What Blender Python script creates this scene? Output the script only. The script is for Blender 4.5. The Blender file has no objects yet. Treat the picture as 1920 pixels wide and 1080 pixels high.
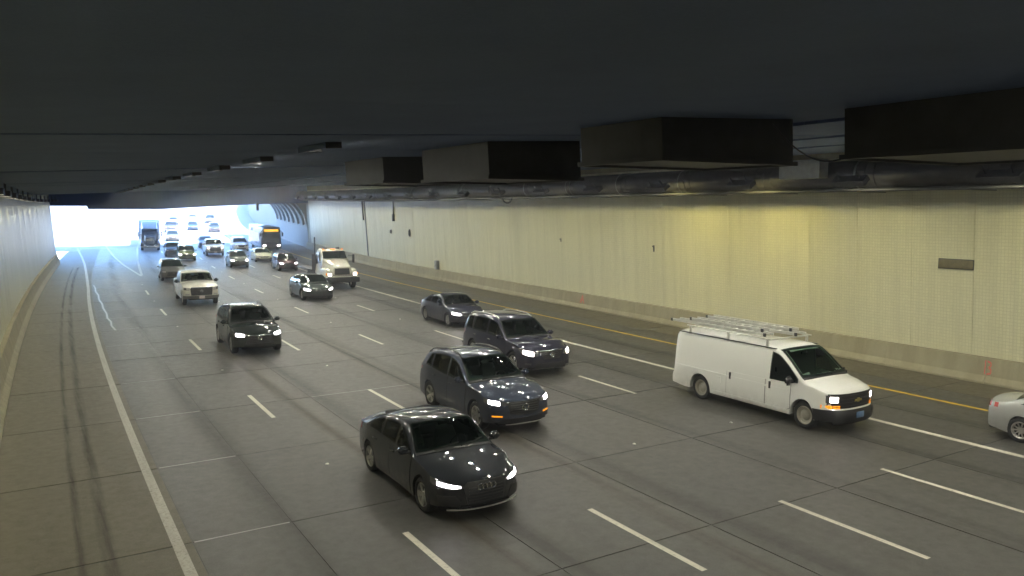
import bpy, bmesh, math, random
import numpy as np
from mathutils import Matrix, Vector
random.seed(7)
R_ = math.radians
scene = bpy.context.scene
COL = scene.collection

# ------------------------------------------------------------------ camera
CAM_H, KAP, CROSS = 5.9636, 0.00107, -0.06142
F_PX, PITCH, YAW, ROLL = 1492.06, 0.13257, 0.55154, -0.05301
def cam_vec(x, y, w):
    c, s = math.cos(ROLL), math.sin(ROLL)
    x, y = c * x - s * y, s * x + c * y
    fw = w * math.cos(PITCH) + y * math.sin(PITCH)
    up = -w * math.sin(PITCH) + y * math.cos(PITCH)
    return Vector((x * math.cos(YAW) + fw * math.sin(YAW), -x * math.sin(YAW) + fw * math.cos(YAW), up))
cam_data = bpy.data.cameras.new('camera')
cam = bpy.data.objects.new('camera', cam_data); COL.objects.link(cam)
cam_data.sensor_width = 36.0; cam_data.lens = 36.0 * F_PX / 1920.0
cam_data.clip_start = 0.05; cam_data.clip_end = 6000
r_, u_, f_ = cam_vec(1, 0, 0), cam_vec(0, 1, 0), cam_vec(0, 0, 1)
cam.matrix_world = Matrix(((r_.x, u_.x, -f_.x, 0), (r_.y, u_.y, -f_.y, 0), (r_.z, u_.z, -f_.z, CAM_H), (0, 0, 0, 1)))
scene.camera = cam

# ------------------------------------------------------------------ sky, sun, exposure
SUN_EL, SUN_AZ = R_(33), R_(172)      # the sun stands behind the camera, over the deck
world = bpy.data.worlds.new('World'); scene.world = world; world.use_nodes = True
wn = world.node_tree.nodes; wl = world.node_tree.links
sky = wn.new('ShaderNodeTexSky'); sky.sky_type = 'NISHITA'; sky.sun_disc = False
sky.sun_elevation = SUN_EL; sky.sun_rotation = SUN_AZ; sky.air_density = 1.0; sky.dust_density = 0.2; sky.ozone_density = 6.0
wl.new(sky.outputs[0], wn['Background'].inputs[0]); wn['Background'].inputs[1].default_value = 0.15
sd = bpy.data.lights.new('sun', 'SUN'); sd.energy = 2.6; sd.angle = R_(0.53); sd.color = (1.0, 0.97, 0.93)
sun = bpy.data.objects.new('sun', sd); COL.objects.link(sun)
sdir = Vector((math.sin(SUN_AZ) * math.cos(SUN_EL), math.cos(SUN_AZ) * math.cos(SUN_EL), math.sin(SUN_EL)))
sun.rotation_euler = sdir.to_track_quat('Z', 'Y').to_euler(); sun.location = (0, -20, 60)
vs = scene.view_settings
vs.view_transform = 'Standard'; vs.look = 'None'; vs.exposure = 4.0; vs.gamma = 1.0; vs.use_curve_mapping = False
scene.cycles.use_denoising = True
scene.cycles.max_bounces = 7; scene.cycles.diffuse_bounces = 4; scene.cycles.glossy_bounces = 3
scene.cycles.sample_clamp_indirect = 4.0
scene.cycles.caustics_reflective = False; scene.cycles.caustics_refractive = False
LAMP_RGB = (1.0, 0.97, 0.80)
LAMP_WALL, LAMP_SHOULDER, LAMP_MID = 2.8, 3.6, 46.0

# ------------------------------------------------------------------ road coordinates: u across, s along, h above the pavement
def prof(s):
    if s <= 55: return 0.0
    a = min(s, 190) - 55; z = 0.5 * 0.00036 * a * a
    if s > 190: z += 0.00036 * 135 * (min(s, 275) - 190)
    if s > 275: z += 0.0486 * 60 * (1 - math.exp(-(s - 275) / 60))
    return z
def P(u, s, h=0.0):
    X = u + 0.5 * KAP * s * s
    return Vector((X, s, CROSS * X + h + prof(s)))
def PC(u, s, z):                      # like P but z is absolute above the datum (ceiling work)
    X = u + 0.5 * KAP * s * s
    return Vector((X, s, z + prof(s)))
def ceil_z(u): return 6.86 - 0.016 * u
def frame(u, s, h=0.0, facing=-1, yaw=0.0):
    """matrix of a thing standing on the pavement; facing=-1 means heading to the camera"""
    d = 0.5
    T = (P(u, s + d, h) - P(u, s - d, h)).normalized() * facing
    side = (P(u + d, s, h) - P(u - d, s, h)).normalized() * (-facing)
    up = T.cross(side).normalized(); side = up.cross(T).normalized()
    M = Matrix(((T.x, side.x, up.x, 0), (T.y, side.y, up.y, 0), (T.z, side.z, up.z, 0), (0, 0, 0, 1)))
    if yaw: M = M @ Matrix.Rotation(yaw, 4, 'Z')
    return Matrix.Translation(P(u, s, h)) @ M

# ------------------------------------------------------------------ materials
MATS = {}
def nm(name):
    m = bpy.data.materials.new(name); m.use_nodes = True; MATS[name] = m
    nt = m.node_tree; b = nt.nodes['Principled BSDF']
    return m, nt, b
def simple(name, col, rough=0.5, metal=0.0, coat=0.0, emit=None, estr=0.0, spec=0.5, noise=0.0, nscale=8.0, bump=0.0):
    m, nt, b = nm(name)
    b.inputs['Base Color'].default_value = (*col, 1); b.inputs['Roughness'].default_value = rough
    b.inputs['Metallic'].default_value = metal; b.inputs['Coat Weight'].default_value = coat
    b.inputs['Coat Roughness'].default_value = 0.04; b.inputs['Specular IOR Level'].default_value = spec
    if emit:
        b.inputs['Emission Color'].default_value = (*emit, 1); b.inputs['Emission Strength'].default_value = estr
    if noise or bump:
        tc = nt.nodes.new('ShaderNodeTexCoord'); n = nt.nodes.new('ShaderNodeTexNoise')
        n.inputs['Scale'].default_value = nscale; n.inputs['Detail'].default_value = 6; n.inputs['Roughness'].default_value = 0.65
        nt.links.new(tc.outputs['Object'], n.inputs['Vector'])
        if noise:
            mx = nt.nodes.new('ShaderNodeMix'); mx.data_type = 'RGBA'
            mx.inputs['A'].default_value = (*[c * (1 - noise) for c in col], 1)
            mx.inputs['B'].default_value = (*[min(1, c * (1 + noise)) for c in col], 1)
            cr = nt.nodes.new('ShaderNodeMapRange'); cr.inputs[1].default_value = 0.3; cr.inputs[2].default_value = 0.7
            nt.links.new(n.outputs['Fac'], cr.inputs[0]); nt.links.new(cr.outputs[0], mx.inputs['Factor'])
            nt.links.new(mx.outputs['Result'], b.inputs['Base Color'])
        if bump:
            bp = nt.nodes.new('ShaderNodeBump'); bp.inputs['Strength'].default_value = bump; bp.inputs['Distance'].default_value = 0.02
            nt.links.new(n.outputs['Fac'], bp.inputs['Height']); nt.links.new(bp.outputs[0], b.inputs['Normal'])
    return m
def tex_noise(nt, vec, scale, detail=5, rough=0.6):
    n = nt.nodes.new('ShaderNodeTexNoise'); n.inputs['Scale'].default_value = scale
    n.inputs['Detail'].default_value = detail; n.inputs['Roughness'].default_value = rough
    nt.links.new(vec, n.inputs['Vector']); return n.outputs['Fac']
def mapping(nt, vec, scale):
    mp = nt.nodes.new('ShaderNodeMapping'); mp.inputs['Scale'].default_value = scale
    nt.links.new(vec, mp.inputs['Vector']); return mp.outputs[0]
def rng(nt, fac, a, b, c=0.0, d=1.0):
    m = nt.nodes.new('ShaderNodeMapRange')
    for i, v in enumerate((a, b, c, d)): m.inputs[i + 1].default_value = v
    nt.links.new(fac, m.inputs[0]); return m.outputs[0]
def mixc(nt, fac, A, B, mode='MIX'):
    m = nt.nodes.new('ShaderNodeMix'); m.data_type = 'RGBA'; m.blend_type = mode
    for k, v in (('A', A), ('B', B)):
        if isinstance(v, tuple): m.inputs[k].default_value = (*v, 1)
        else: nt.links.new(v, m.inputs[k])
    if isinstance(fac, (int, float)): m.inputs['Factor'].default_value = fac
    else: nt.links.new(fac, m.inputs['Factor'])
    return m.outputs['Result']
def road_material(name, base, dark, light, rough0, rough1):
    m, nt, b = nm(name); tc = nt.nodes.new('ShaderNodeTexCoord'); v = tc.outputs['Object']
    streak = tex_noise(nt, mapping(nt, v, (1.1, 0.035, 1)), 1.0, 6, 0.6)
    blot = tex_noise(nt, v, 0.35, 5, 0.6); grit = tex_noise(nt, v, 34, 4, 0.85); mid = tex_noise(nt, v, 4.5, 6, 0.7)
    col = mixc(nt, rng(nt, streak, 0.32, 0.68), dark, light)
    col = mixc(nt, rng(nt, blot, 0.35, 0.75, 0, 0.55), col, base)
    col = mixc(nt, rng(nt, grit, 0.42, 0.68, 0.0, 0.6), col, tuple(c * 1.5 for c in light))
    col = mixc(nt, rng(nt, mid, 0.5, 0.8, 0, 0.22), col, tuple(c * 0.7 for c in dark))
    oi = nt.nodes.new('ShaderNodeObjectInfo')
    val = rng(nt, oi.outputs['Random'], 0, 1, 0.95, 1.05)
    hs = nt.nodes.new('ShaderNodeHueSaturation'); nt.links.new(val, hs.inputs['Value']); nt.links.new(col, hs.inputs['Color'])
    nt.links.new(hs.outputs[0], b.inputs['Base Color'])
    nt.links.new(rng(nt, mid, 0.3, 0.7, rough0, rough1), b.inputs['Roughness'])
    bp = nt.nodes.new('ShaderNodeBump'); bp.inputs['Strength'].default_value = 0.25; bp.inputs['Distance'].default_value = 0.006
    nt.links.new(grit, bp.inputs['Height']); nt.links.new(bp.outputs[0], b.inputs['Normal'])
    return m
road_material('pavement', (0.051, 0.049, 0.0445), (0.043, 0.0413, 0.0378), (0.056, 0.0537, 0.0485), 0.44, 0.58)
road_material('shoulder_pavement', (0.088, 0.078, 0.055), (0.067, 0.060, 0.043), (0.100, 0.089, 0.063), 0.5, 0.7)
road_material('outer_concrete', (0.22, 0.215, 0.205), (0.18, 0.176, 0.17), (0.25, 0.245, 0.235), 0.6, 0.8)
def tile_material(name, tile, grout):
    m, nt, b = nm(name); tc = nt.nodes.new('ShaderNodeTexCoord'); v = tc.outputs['UV']
    br = nt.nodes.new('ShaderNodeTexBrick'); br.offset = 0.0
    br.inputs['Scale'].default_value = 1.0; br.inputs['Brick Width'].default_value = 0.1145; br.inputs['Row Height'].default_value = 0.1145
    br.inputs['Mortar Size'].default_value = 0.010; br.inputs['Mortar Smooth'].default_value = 0.1; br.inputs['Bias'].default_value = -0.2
    br.inputs['Color1'].default_value = (*tile, 1); br.inputs['Color2'].default_value = (*[c * 0.93 for c in tile], 1)
    br.inputs['Mortar'].default_value = (*grout, 1)
    nt.links.new(v, br.inputs['Vector'])
    ob = tc.outputs['Object']
    run = tex_noise(nt, mapping(nt, ob, (1.0, 1.0, 0.06)), 2.6, 6, 0.6)
    cloud = tex_noise(nt, ob, 0.5, 5, 0.6)
    col = mixc(nt, rng(nt, run, 0.42, 0.75, 0, 0.5), br.outputs['Color'], tuple(c * 0.66 for c in tile))
    col = mixc(nt, rng(nt, cloud, 0.4, 0.75, 0, 0.35), col, tuple(c * 0.82 for c in tile))
    oi = nt.nodes.new('ShaderNodeObjectInfo')
    hs = nt.nodes.new('ShaderNodeHueSaturation'); nt.links.new(rng(nt, oi.outputs['Random'], 0, 1, 0.975, 1.02), hs.inputs['Value'])
    nt.links.new(col, hs.inputs['Color']); nt.links.new(hs.outputs[0], b.inputs['Base Color'])
    nt.links.new(rng(nt, run, 0.3, 0.7, 0.28, 0.45), b.inputs['Roughness'])
    bp = nt.nodes.new('ShaderNodeBump'); bp.inputs['Strength'].default_value = 0.5; bp.inputs['Distance'].default_value = 0.004; bp.invert = True
    nt.links.new(br.outputs['Fac'], bp.inputs['Height']); nt.links.new(bp.outputs[0], b.inputs['Normal'])
tile_material('wall_tile', (0.59, 0.575, 0.405), (0.48, 0.465, 0.325))
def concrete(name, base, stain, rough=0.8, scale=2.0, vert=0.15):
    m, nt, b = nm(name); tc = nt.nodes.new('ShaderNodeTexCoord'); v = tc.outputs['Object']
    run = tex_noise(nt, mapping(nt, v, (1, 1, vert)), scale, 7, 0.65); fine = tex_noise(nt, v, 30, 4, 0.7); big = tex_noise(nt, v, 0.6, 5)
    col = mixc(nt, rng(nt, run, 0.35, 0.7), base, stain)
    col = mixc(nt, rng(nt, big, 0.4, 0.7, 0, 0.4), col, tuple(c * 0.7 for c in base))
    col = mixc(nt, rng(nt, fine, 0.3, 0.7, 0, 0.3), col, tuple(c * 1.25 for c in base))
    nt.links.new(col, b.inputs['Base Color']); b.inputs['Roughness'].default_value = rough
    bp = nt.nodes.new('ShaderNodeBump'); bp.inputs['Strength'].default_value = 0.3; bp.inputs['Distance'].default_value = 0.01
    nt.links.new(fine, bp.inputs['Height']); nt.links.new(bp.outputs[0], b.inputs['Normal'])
concrete('barrier_concrete', (0.30, 0.275, 0.19), (0.20, 0.18, 0.12))
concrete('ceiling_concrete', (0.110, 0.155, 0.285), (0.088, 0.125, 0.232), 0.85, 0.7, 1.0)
concrete('portal_concrete', (0.27, 0.265, 0.255), (0.22, 0.215, 0.205))
concrete('dirt', (0.22, 0.19, 0.14), (0.18, 0.15, 0.11), 0.95, 0.3, 1.0)
def paint_material(name, col, worn, wear):
    m, nt, b = nm(name); tc = nt.nodes.new('ShaderNodeTexCoord'); v = tc.outputs['Object']
    n = tex_noise(nt, v, 16, 8, 0.8); n2 = tex_noise(nt, mapping(nt, v, (8, 0.5, 1)), 1.0, 5, 0.6)
    c = mixc(nt, rng(nt, n, wear, wear + 0.14), col, worn)
    c = mixc(nt, rng(nt, n2, 0.4, 0.75, 0, 0.45), c, worn)
    nt.links.new(c, b.inputs['Base Color']); b.inputs['Roughness'].default_value = 0.5
paint_material('white_paint', (0.60, 0.58, 0.48), (0.15, 0.14, 0.12), 0.54)
paint_material('dull_white_paint', (0.38, 0.365, 0.32), (0.16, 0.15, 0.125), 0.50)
paint_material('yellow_paint', (0.60, 0.38, 0.015), (0.40, 0.27, 0.03), 0.66)
simple('joint_sealant', (0.038, 0.037, 0.033), 0.4, spec=0.4, noise=0.3, nscale=3)
simple('crack_sealant', (0.20, 0.20, 0.20), 0.35)
simple('sky_sheen_sealant', (0.24, 0.24, 0.235), 0.35)
simple('rubber', (0.012, 0.012, 0.013), 0.75)
simple('black_plastic', (0.014, 0.014, 0.016), 0.45, noise=0.2, nscale=20)
simple('dark_trim', (0.02, 0.021, 0.024), 0.3)
simple('underbody', (0.008, 0.008, 0.008), 0.9)
simple('alloy', (0.42, 0.41, 0.39), 0.35, metal=0.8)
simple('steel_wheel', (0.33, 0.31, 0.26), 0.45, metal=0.5)
simple('chrome', (0.65, 0.65, 0.64), 0.15, metal=1.0)
simple('aluminium', (0.55, 0.55, 0.52), 0.4, metal=0.7, noise=0.15, nscale=6)
simple('dark_steel', (0.042, 0.043, 0.052), 0.5, metal=0.3, noise=0.3, nscale=3)
simple('box_steel', (0.020, 0.021, 0.026), 0.6, noise=0.3, nscale=3)
simple('duct_steel', (0.04, 0.039, 0.046), 0.45, metal=0.2, noise=0.35, nscale=2)
simple('grey_steel', (0.30, 0.31, 0.31), 0.45, metal=0.2, noise=0.15, nscale=5)
simple('galvanised', (0.20, 0.205, 0.215), 0.4, metal=0.5, noise=0.2, nscale=9)
def glass_material(name, tint, amount):
    m, nt, b = nm(name); b.inputs['Base Color'].default_value = (0.006, 0.010, 0.008, 1); b.inputs['Roughness'].default_value = 0.02; b.inputs['Specular IOR Level'].default_value = 0.55
    t = nt.nodes.new('ShaderNodeBsdfTransparent'); t.inputs[0].default_value = (*tint, 1)
    mx = nt.nodes.new('ShaderNodeMixShader'); fr = nt.nodes.new('ShaderNodeFresnel'); fr.inputs[0].default_value = 1.5
    nt.links.new(rng(nt, fr.outputs[0], 0.0, 1.0, amount, 0.0), mx.inputs[0])
    nt.links.new(b.outputs[0], mx.inputs[1]); nt.links.new(t.outputs[0], mx.inputs[2]); nt.links.new(mx.outputs[0], nt.nodes['Material Output'].inputs[0])
glass_material('glass', (0.30, 0.34, 0.32), 0.75)
glass_material('windshield_glass', (0.55, 0.72, 0.60), 0.85)
simple('dark_glass', (0.010, 0.016, 0.014), 0.03, spec=0.6)
simple('seat_cloth', (0.07, 0.07, 0.072), 0.9); simple('dash_plastic', (0.045, 0.045, 0.047), 0.6)
simple('lamp_lens', (0.09, 0.09, 0.095), 0.08, coat=1.0)
simple('headlamp', (0.9, 0.9, 0.9), 0.2, emit=(1.0, 0.93, 0.95), estr=1.6)
simple('headlamp_warm', (0.9, 0.9, 0.9), 0.2, emit=(1.0, 0.86, 0.76), estr=1.3)
simple('headlamp_off', (0.4, 0.4, 0.41), 0.1, coat=1.0)
simple('amber', (0.8, 0.25, 0.02), 0.25, emit=(1.0, 0.36, 0.01), estr=0.07)
simple('amber_bright', (0.8, 0.25, 0.02), 0.25, emit=(1.0, 0.30, 0.01), estr=0.10)
simple('tail_red', (0.35, 0.02, 0.015), 0.2, coat=1.0)
simple('led_amber', (0.5, 0.3, 0.0), 0.4, emit=(1.0, 0.48, 0.02), estr=0.12)
simple('plate_blue', (0.10, 0.17, 0.30), 0.4, noise=0.4, nscale=40)
simple('plate_pale', (0.5, 0.42, 0.42), 0.4)
simple('gold', (0.45, 0.36, 0.12), 0.3, metal=0.7)
simple('sign_olive', (0.115, 0.10, 0.055), 0.5, noise=0.25, nscale=6)
simple('red_spray', (0.60, 0.10, 0.08), 0.7)
simple('marker_white', (0.75, 0.74, 0.68), 0.35)
simple('black_pipe', (0.015, 0.015, 0.017), 0.5)
simple('interior_grey', (0.10, 0.10, 0.10), 0.8)
def car_paint(name, col, metal=0.0, rough=0.35):
    m = simple(name, col, rough, metal=metal, coat=1.0, spec=0.05)
    nt = m.node_tree; b = nt.nodes['Principled BSDF']; b.inputs['Coat Roughness'].default_value = 0.012
    tc = nt.nodes.new('ShaderNodeTexCoord')                       # road film on the lower body
    sp = nt.nodes.new('ShaderNodeSeparateXYZ'); nt.links.new(tc.outputs['Object'], sp.inputs[0])
    n = tex_noise(nt, tc.outputs['Object'], 5, 6, 0.7)
    lowz = rng(nt, sp.outputs[2], 0.75, 0.2, 0, 0.5)
    mu = nt.nodes.new('ShaderNodeMath'); mu.operation = 'MULTIPLY'; nt.links.new(lowz, mu.inputs[0]); nt.links.new(rng(nt, n, 0.3, 0.7), mu.inputs[1])
    nt.links.new(mixc(nt, mu.outputs[0], tuple(col), (0.13, 0.115, 0.09)), b.inputs['Base Color'])
    nt.links.new(rng(nt, mu.outputs[0], 0, 0.5, 1.0, 0.35), b.inputs['Coat Weight'])
    return m
car_paint('paint_black', (0.018, 0.021, 0.026)); car_paint('paint_slate', (0.036, 0.045, 0.072), 0.4)
car_paint('paint_navy', (0.026, 0.026, 0.046), 0.3); car_paint('paint_charcoal', (0.024, 0.026, 0.046), 0.3)
car_paint('paint_green_black', (0.018, 0.024, 0.022)); car_paint('paint_white', (0.66, 0.66, 0.63)); car_paint('paint_offwhite', (0.58, 0.57, 0.50))
car_paint('paint_silver', (0.40, 0.41, 0.40), 0.5); car_paint('paint_grey', (0.14, 0.14, 0.135), 0.4)
car_paint('paint_olive', (0.10, 0.13, 0.05), 0.3); car_paint('paint_maroon', (0.06, 0.022, 0.028), 0.3)
car_paint('paint_blue', (0.02, 0.05, 0.12), 0.3); car_paint('paint_cream', (0.60, 0.60, 0.44)); car_paint('paint_dim_green', (0.03, 0.042, 0.035), 0.2)
for n_, w_, c_ in (('lamp_wall', LAMP_WALL, (1.0, 0.93, 0.54)), ('lamp_wall_warm', LAMP_WALL * 2.3, (1.0, 0.86, 0.30)), ('lamp_shoulder', LAMP_SHOULDER, (1.0, 0.93, 0.62)), ('lamp_mid', LAMP_MID, LAMP_RGB)):
    m, nt, b = nm(n_); b.inputs['Base Color'].default_value = (0.8, 0.8, 0.7, 1)
    b.inputs['Emission Color'].default_value = (*c_, 1); b.inputs['Emission Strength'].default_value = w_
def stain_material(name, col, amount, sx, sy):
    m, nt, b = nm(name); tc = nt.nodes.new('ShaderNodeTexCoord')
    n = tex_noise(nt, mapping(nt, tc.outputs['Object'], (sx, sy, 1)), 1.0, 6, 0.65)
    b.inputs['Base Color'].default_value = (*col, 1); b.inputs['Roughness'].default_value = 0.6
    uv = nt.nodes.new('ShaderNodeSeparateXYZ'); nt.links.new(tc.outputs['UV'], uv.inputs[0])
    e = nt.nodes.new('ShaderNodeMath'); e.operation = 'PINGPONG'; e.inputs[1].default_value = 0.5; nt.links.new(uv.outputs[0], e.inputs[0])
    edge = rng(nt, e.outputs[0], 0.0, 0.4)
    mu = nt.nodes.new('ShaderNodeMath'); mu.operation = 'MULTIPLY'
    nt.links.new(rng(nt, n, 0.3, 0.65, 0, amount), mu.inputs[0]); nt.links.new(edge, mu.inputs[1])
    nt.links.new(mu.outputs[0], b.inputs['Alpha'])
stain_material('tyre_stain', (0.035, 0.032, 0.027), 0.55, 6, 0.25)
stain_material('oil_stain', (0.035, 0.034, 0.032), 0.28, 2.2, 0.07)
stain_material('rust_stain', (0.13, 0.10, 0.055), 0.4, 2.2, 0.09)

# ------------------------------------------------------------------ mesh helpers
def link(o, parent=None):
    COL.objects.link(o)
    if parent is not None: o.parent = parent
    return o
def mesh_obj(name, verts, faces, mat, parent=None, smooth=None, uvs=None):
    me = bpy.data.meshes.new(name); me.from_pydata([tuple(v) for v in verts], [], faces); me.update()
    mats = mat if isinstance(mat, (list, tuple)) else [mat]
    for mm in mats: me.materials.append(MATS[mm])
    if uvs is not None:
        l = me.uv_layers.new(name='UVMap')
        for lp in me.loops: l.data[lp.index].uv = uvs[lp.vertex_index]
    if smooth is not None:
        me.shade_smooth(); me.set_sharp_from_angle(angle=R_(smooth))
    return link(bpy.data.objects.new(name, me), parent)
def tag(o, label, cat, group=None, kind=None):
    if label: o['label'] = label
    if cat: o['category'] = cat
    if group: o['group'] = group
    if kind: o['kind'] = kind
    return o
def empty(name, M=None):
    o = bpy.data.objects.new(name, None); COL.objects.link(o)
    if M is not None: o.matrix_world = M
    return o
BOXF = [(0, 3, 2, 1), (4, 5, 6, 7), (0, 1, 5, 4), (1, 2, 6, 5), (2, 3, 7, 6), (3, 0, 4, 7)]
def box_vf(x0, x1, y0, y1, z0, z1):
    return [(x0, y0, z0), (x1, y0, z0), (x1, y1, z0), (x0, y1, z0), (x0, y0, z1), (x1, y0, z1), (x1, y1, z1), (x0, y1, z1)], BOXF
def box(name, x, y, z, mat, parent=None, bevel=0.0, seg=2):
    v, f = box_vf(x[0], x[1], y[0], y[1], z[0], z[1])
    if bevel <= 0: return mesh_obj(name, v, f, mat, parent)
    bm = bmesh.new(); vs_ = [bm.verts.new(p) for p in v]
    for q in f: bm.faces.new([vs_[i] for i in q])
    bmesh.ops.bevel(bm, geom=bm.edges[:], offset=bevel, segments=seg, affect='EDGES', profile=0.5)
    me = bpy.data.meshes.new(name); bm.to_mesh(me); bm.free()
    me.materials.append(MATS[mat]); me.shade_smooth(); me.set_sharp_from_angle(angle=R_(40))
    return link(bpy.data.objects.new(name, me), parent)
class MB:
    def __init__(self): self.v = []; self.f = []
    def add(self, v, f):
        n = len(self.v); self.v += [tuple(p) for p in v]; self.f += [tuple(i + n for i in q) for q in f]; return self
    def box(self, x, y, z): return self.add(*box_vf(x[0], x[1], y[0], y[1], z[0], z[1]))
    def tube(self, pts, r, n=8, cap=True):
        pts = [Vector(p) for p in pts]; rings = []; v = []; f = []
        for i, p in enumerate(pts):
            t = (pts[min(i + 1, len(pts) - 1)] - pts[max(i - 1, 0)]).normalized()
            a = t.cross(Vector((0, 0, 1)))
            if a.length < 1e-3: a = t.cross(Vector((1, 0, 0)))
            a.normalize(); b_ = t.cross(a)
            for k in range(n):
                an = 2 * math.pi * k / n; v.append(p + a * (r * math.cos(an)) + b_ * (r * math.sin(an)))
        for i in range(len(pts) - 1):
            for k in range(n):
                k2 = (k + 1) % n; f.append((i * n + k, i * n + k2, (i + 1) * n + k2, (i + 1) * n + k))
        if cap:
            f.append(tuple(range(n - 1, -1, -1))); f.append(tuple(range((len(pts) - 1) * n, len(pts) * n)))
        return self.add(v, f)
    def build(self, name, mat, parent=None, smooth=None): return mesh_obj(name, self.v, self.f, mat, parent, smooth)
def hexa(name, corners, mat, parent=None, uvs=None):
    """eight corners, bottom ring then top ring"""
    return mesh_obj(name, corners, BOXF, mat, parent, uvs=uvs)
def road_box(name, u0, u1, s0, s1, h0, h1, mat, parent=None, fn=None, n=1):
    fn = fn or P; mb = MB()
    v = []; f = []
    for i in range(n + 1):
        s = s0 + (s1 - s0) * i / n
        v += [fn(u0, s, h0), fn(u1, s, h0), fn(u1, s, h1), fn(u0, s, h1)]
    for i in range(n):
        a, b_ = 4 * i, 4 * i + 4
        for k in range(4): f.append((a + k, b_ + k, b_ + (k + 1) % 4, a + (k + 1) % 4))
    f.append((0, 1, 2, 3)); f.append((4 * n + 3, 4 * n + 2, 4 * n + 1, 4 * n))
    return mesh_obj(name, v, f, mat, parent)
def strip(name, pts, width, h, mat, parent=None, taper=None):
    """thin painted strip along (u, s) points"""
    v = []; f = []; uv = []
    for i, (u, s) in enumerate(pts):
        w = (taper[i] if taper else width) / 2
        v += [P(u - w, s, h), P(u + w, s, h)]; uv += [(0, s), (1, s)]
    for i in range(len(pts) - 1): f.append((2 * i, 2 * i + 1, 2 * i + 3, 2 * i + 2))
    return mesh_obj(name, v, f, mat, parent, uvs=uv)
def extrude_profile(name, prof_pts, s0, s1, mat, parent=None, n=4, fn=None, smooth=None, closed=True, du=None):
    fn = fn or P; v = []; f = []; k = len(prof_pts)
    for i in range(n + 1):
        s = s0 + (s1 - s0) * i / n; o = du(s) if du else 0.0
        v += [fn(u + o, s, h) for u, h in prof_pts]
    for i in range(n):
        for j in range(k if closed else k - 1):
            j2 = (j + 1) % k; f.append((i * k + j, (i + 1) * k + j, (i + 1) * k + j2, i * k + j2))
    if closed: f.append(tuple(range(k))); f.append(tuple(range(n * k + k - 1, n * k - 1, -1)))
    return mesh_obj(name, v, f, mat, parent, smooth)

# ================================================================== THE SETTING
S_IN, S_OUT, S_BACK = 107.0, 420.0, -70.0
LINE = [1.70 + 3.645 * i for i in range(7)]         # edge line, four dashed lines, carpool line, yellow line
EDGE_L, EDGE_R = -1.25, 27.12
# ---- pavement: slabs on a dark bed
road = road_box('road', EDGE_L - 0.5, EDGE_R + 0.6, S_BACK, 112.5, -0.6, -0.010, 'joint_sealant', n=60)
tag(road, 'grey concrete slab freeway pavement inside the tunnel', None, kind='structure')
JOINTS = [-8.0, -3.4, 1.2, 5.7, 10.3, 14.65, 19.4, 24.35, 29.6, 34.3, 38.1, 43.2]
for k in range(40):
    JOINTS.append(JOINTS[-1] + (4.57, 3.96, 4.57, 5.18)[k % 4])
    if JOINTS[-1] > 112: break
COLS = [EDGE_L - 0.3, 1.92, 3.70, 6.95, 10.4, 14.15, 17.8, 21.5, 25.1, EDGE_R + 0.4]
for i in range(len(COLS) - 1):
    for k in range(len(JOINTS) - 1):
        gu, gs = (0.02 if i in (3, 4) else 0.008, 0.016 if i > 2 else 0.010)
        if random.random() < 0.3: gs = 0.026
        m = 'shoulder_pavement' if (i == 0 or i == len(COLS) - 2) else 'pavement'
        dz = random.uniform(-0.0012, 0.0012)
        road_box('slab', COLS[i] + gu, COLS[i + 1] - gu, JOINTS[k] + gs, JOINTS[k + 1] - gs, -0.25, dz, m, road)
# joint seals, mostly in the entry lane, coloured pale for the sky they reflect
for k in range(5, len(JOINTS) - 1):
    if k % 5 != 4:
        road_box('joint_seal', 1.95, 3.66, JOINTS[k] - 0.022, JOINTS[k] + 0.022, -0.02, 0.0045, 'sky_sheen_sealant', road)
    if k % 3 == 1 and k > 6:
        road_box('joint_seal', 7.0, 10.38, JOINTS[k] - 0.018, JOINTS[k] + 0.018, -0.02, 0.0045, 'sky_sheen_sealant', road)
# back part behind the camera
road_box('slab', EDGE_L - 0.3, EDGE_R + 0.4, S_BACK, JOINTS[0] - 0.02, -0.25, 0.0, 'pavement', road, n=14)
# ---- painted lines
def line_pts(u, s0, s1, step=3.0):
    n = max(1, int((s1 - s0) / step)); return [(u, s0 + (s1 - s0) * i / n) for i in range(n + 1)]
HM = 0.006
edge = line_pts(LINE[0] - 0.02, -20, 66) + [(1.56, 74), (1.34, 83), (0.95, 93), (0.32, 103), (-0.5, 113), (-1.44, 122.5), (-4.5, 145), (-12, 185)]
strip('edge_line', edge, 0.19, HM, 'dull_white_paint', road)
gore_r = [(5.72, 75.5), (5.2, 82), (4.6, 89), (3.7, 101), (2.9, 113), (0.5, 140), (-4, 180)]
strip('gore_line', gore_r, 0.2, HM, 'dull_white_paint', road)
gore_m = [(5.78, 76.2), (5.92, 86), (6.0, 95), (6.15, 115), (6.3, 150), (6.3, 220)]
strip('gore_line', gore_m, 0.2, HM, 'dull_white_paint', road)
strip('carpool_line', line_pts(LINE[5] - 0.12, -20, 220), 0.20, HM, 'white_paint', road)
strip('yellow_line', line_pts(LINE[6] - 0.02, -20, 220), 0.17, HM, 'yellow_paint', road)
DASH = {1: [13.04, 25.6, 38.15, 50.7, 62.8], 2: [12.15, 24.36, 35.9], 3: [10.45, 22.9, 35.4, 47.4], 4: [10.56, 22.39, 34.59, 46.3]}
OFF = {1: 0.0, 2: -0.06, 3: -0.13, 4: -0.18}
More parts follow.
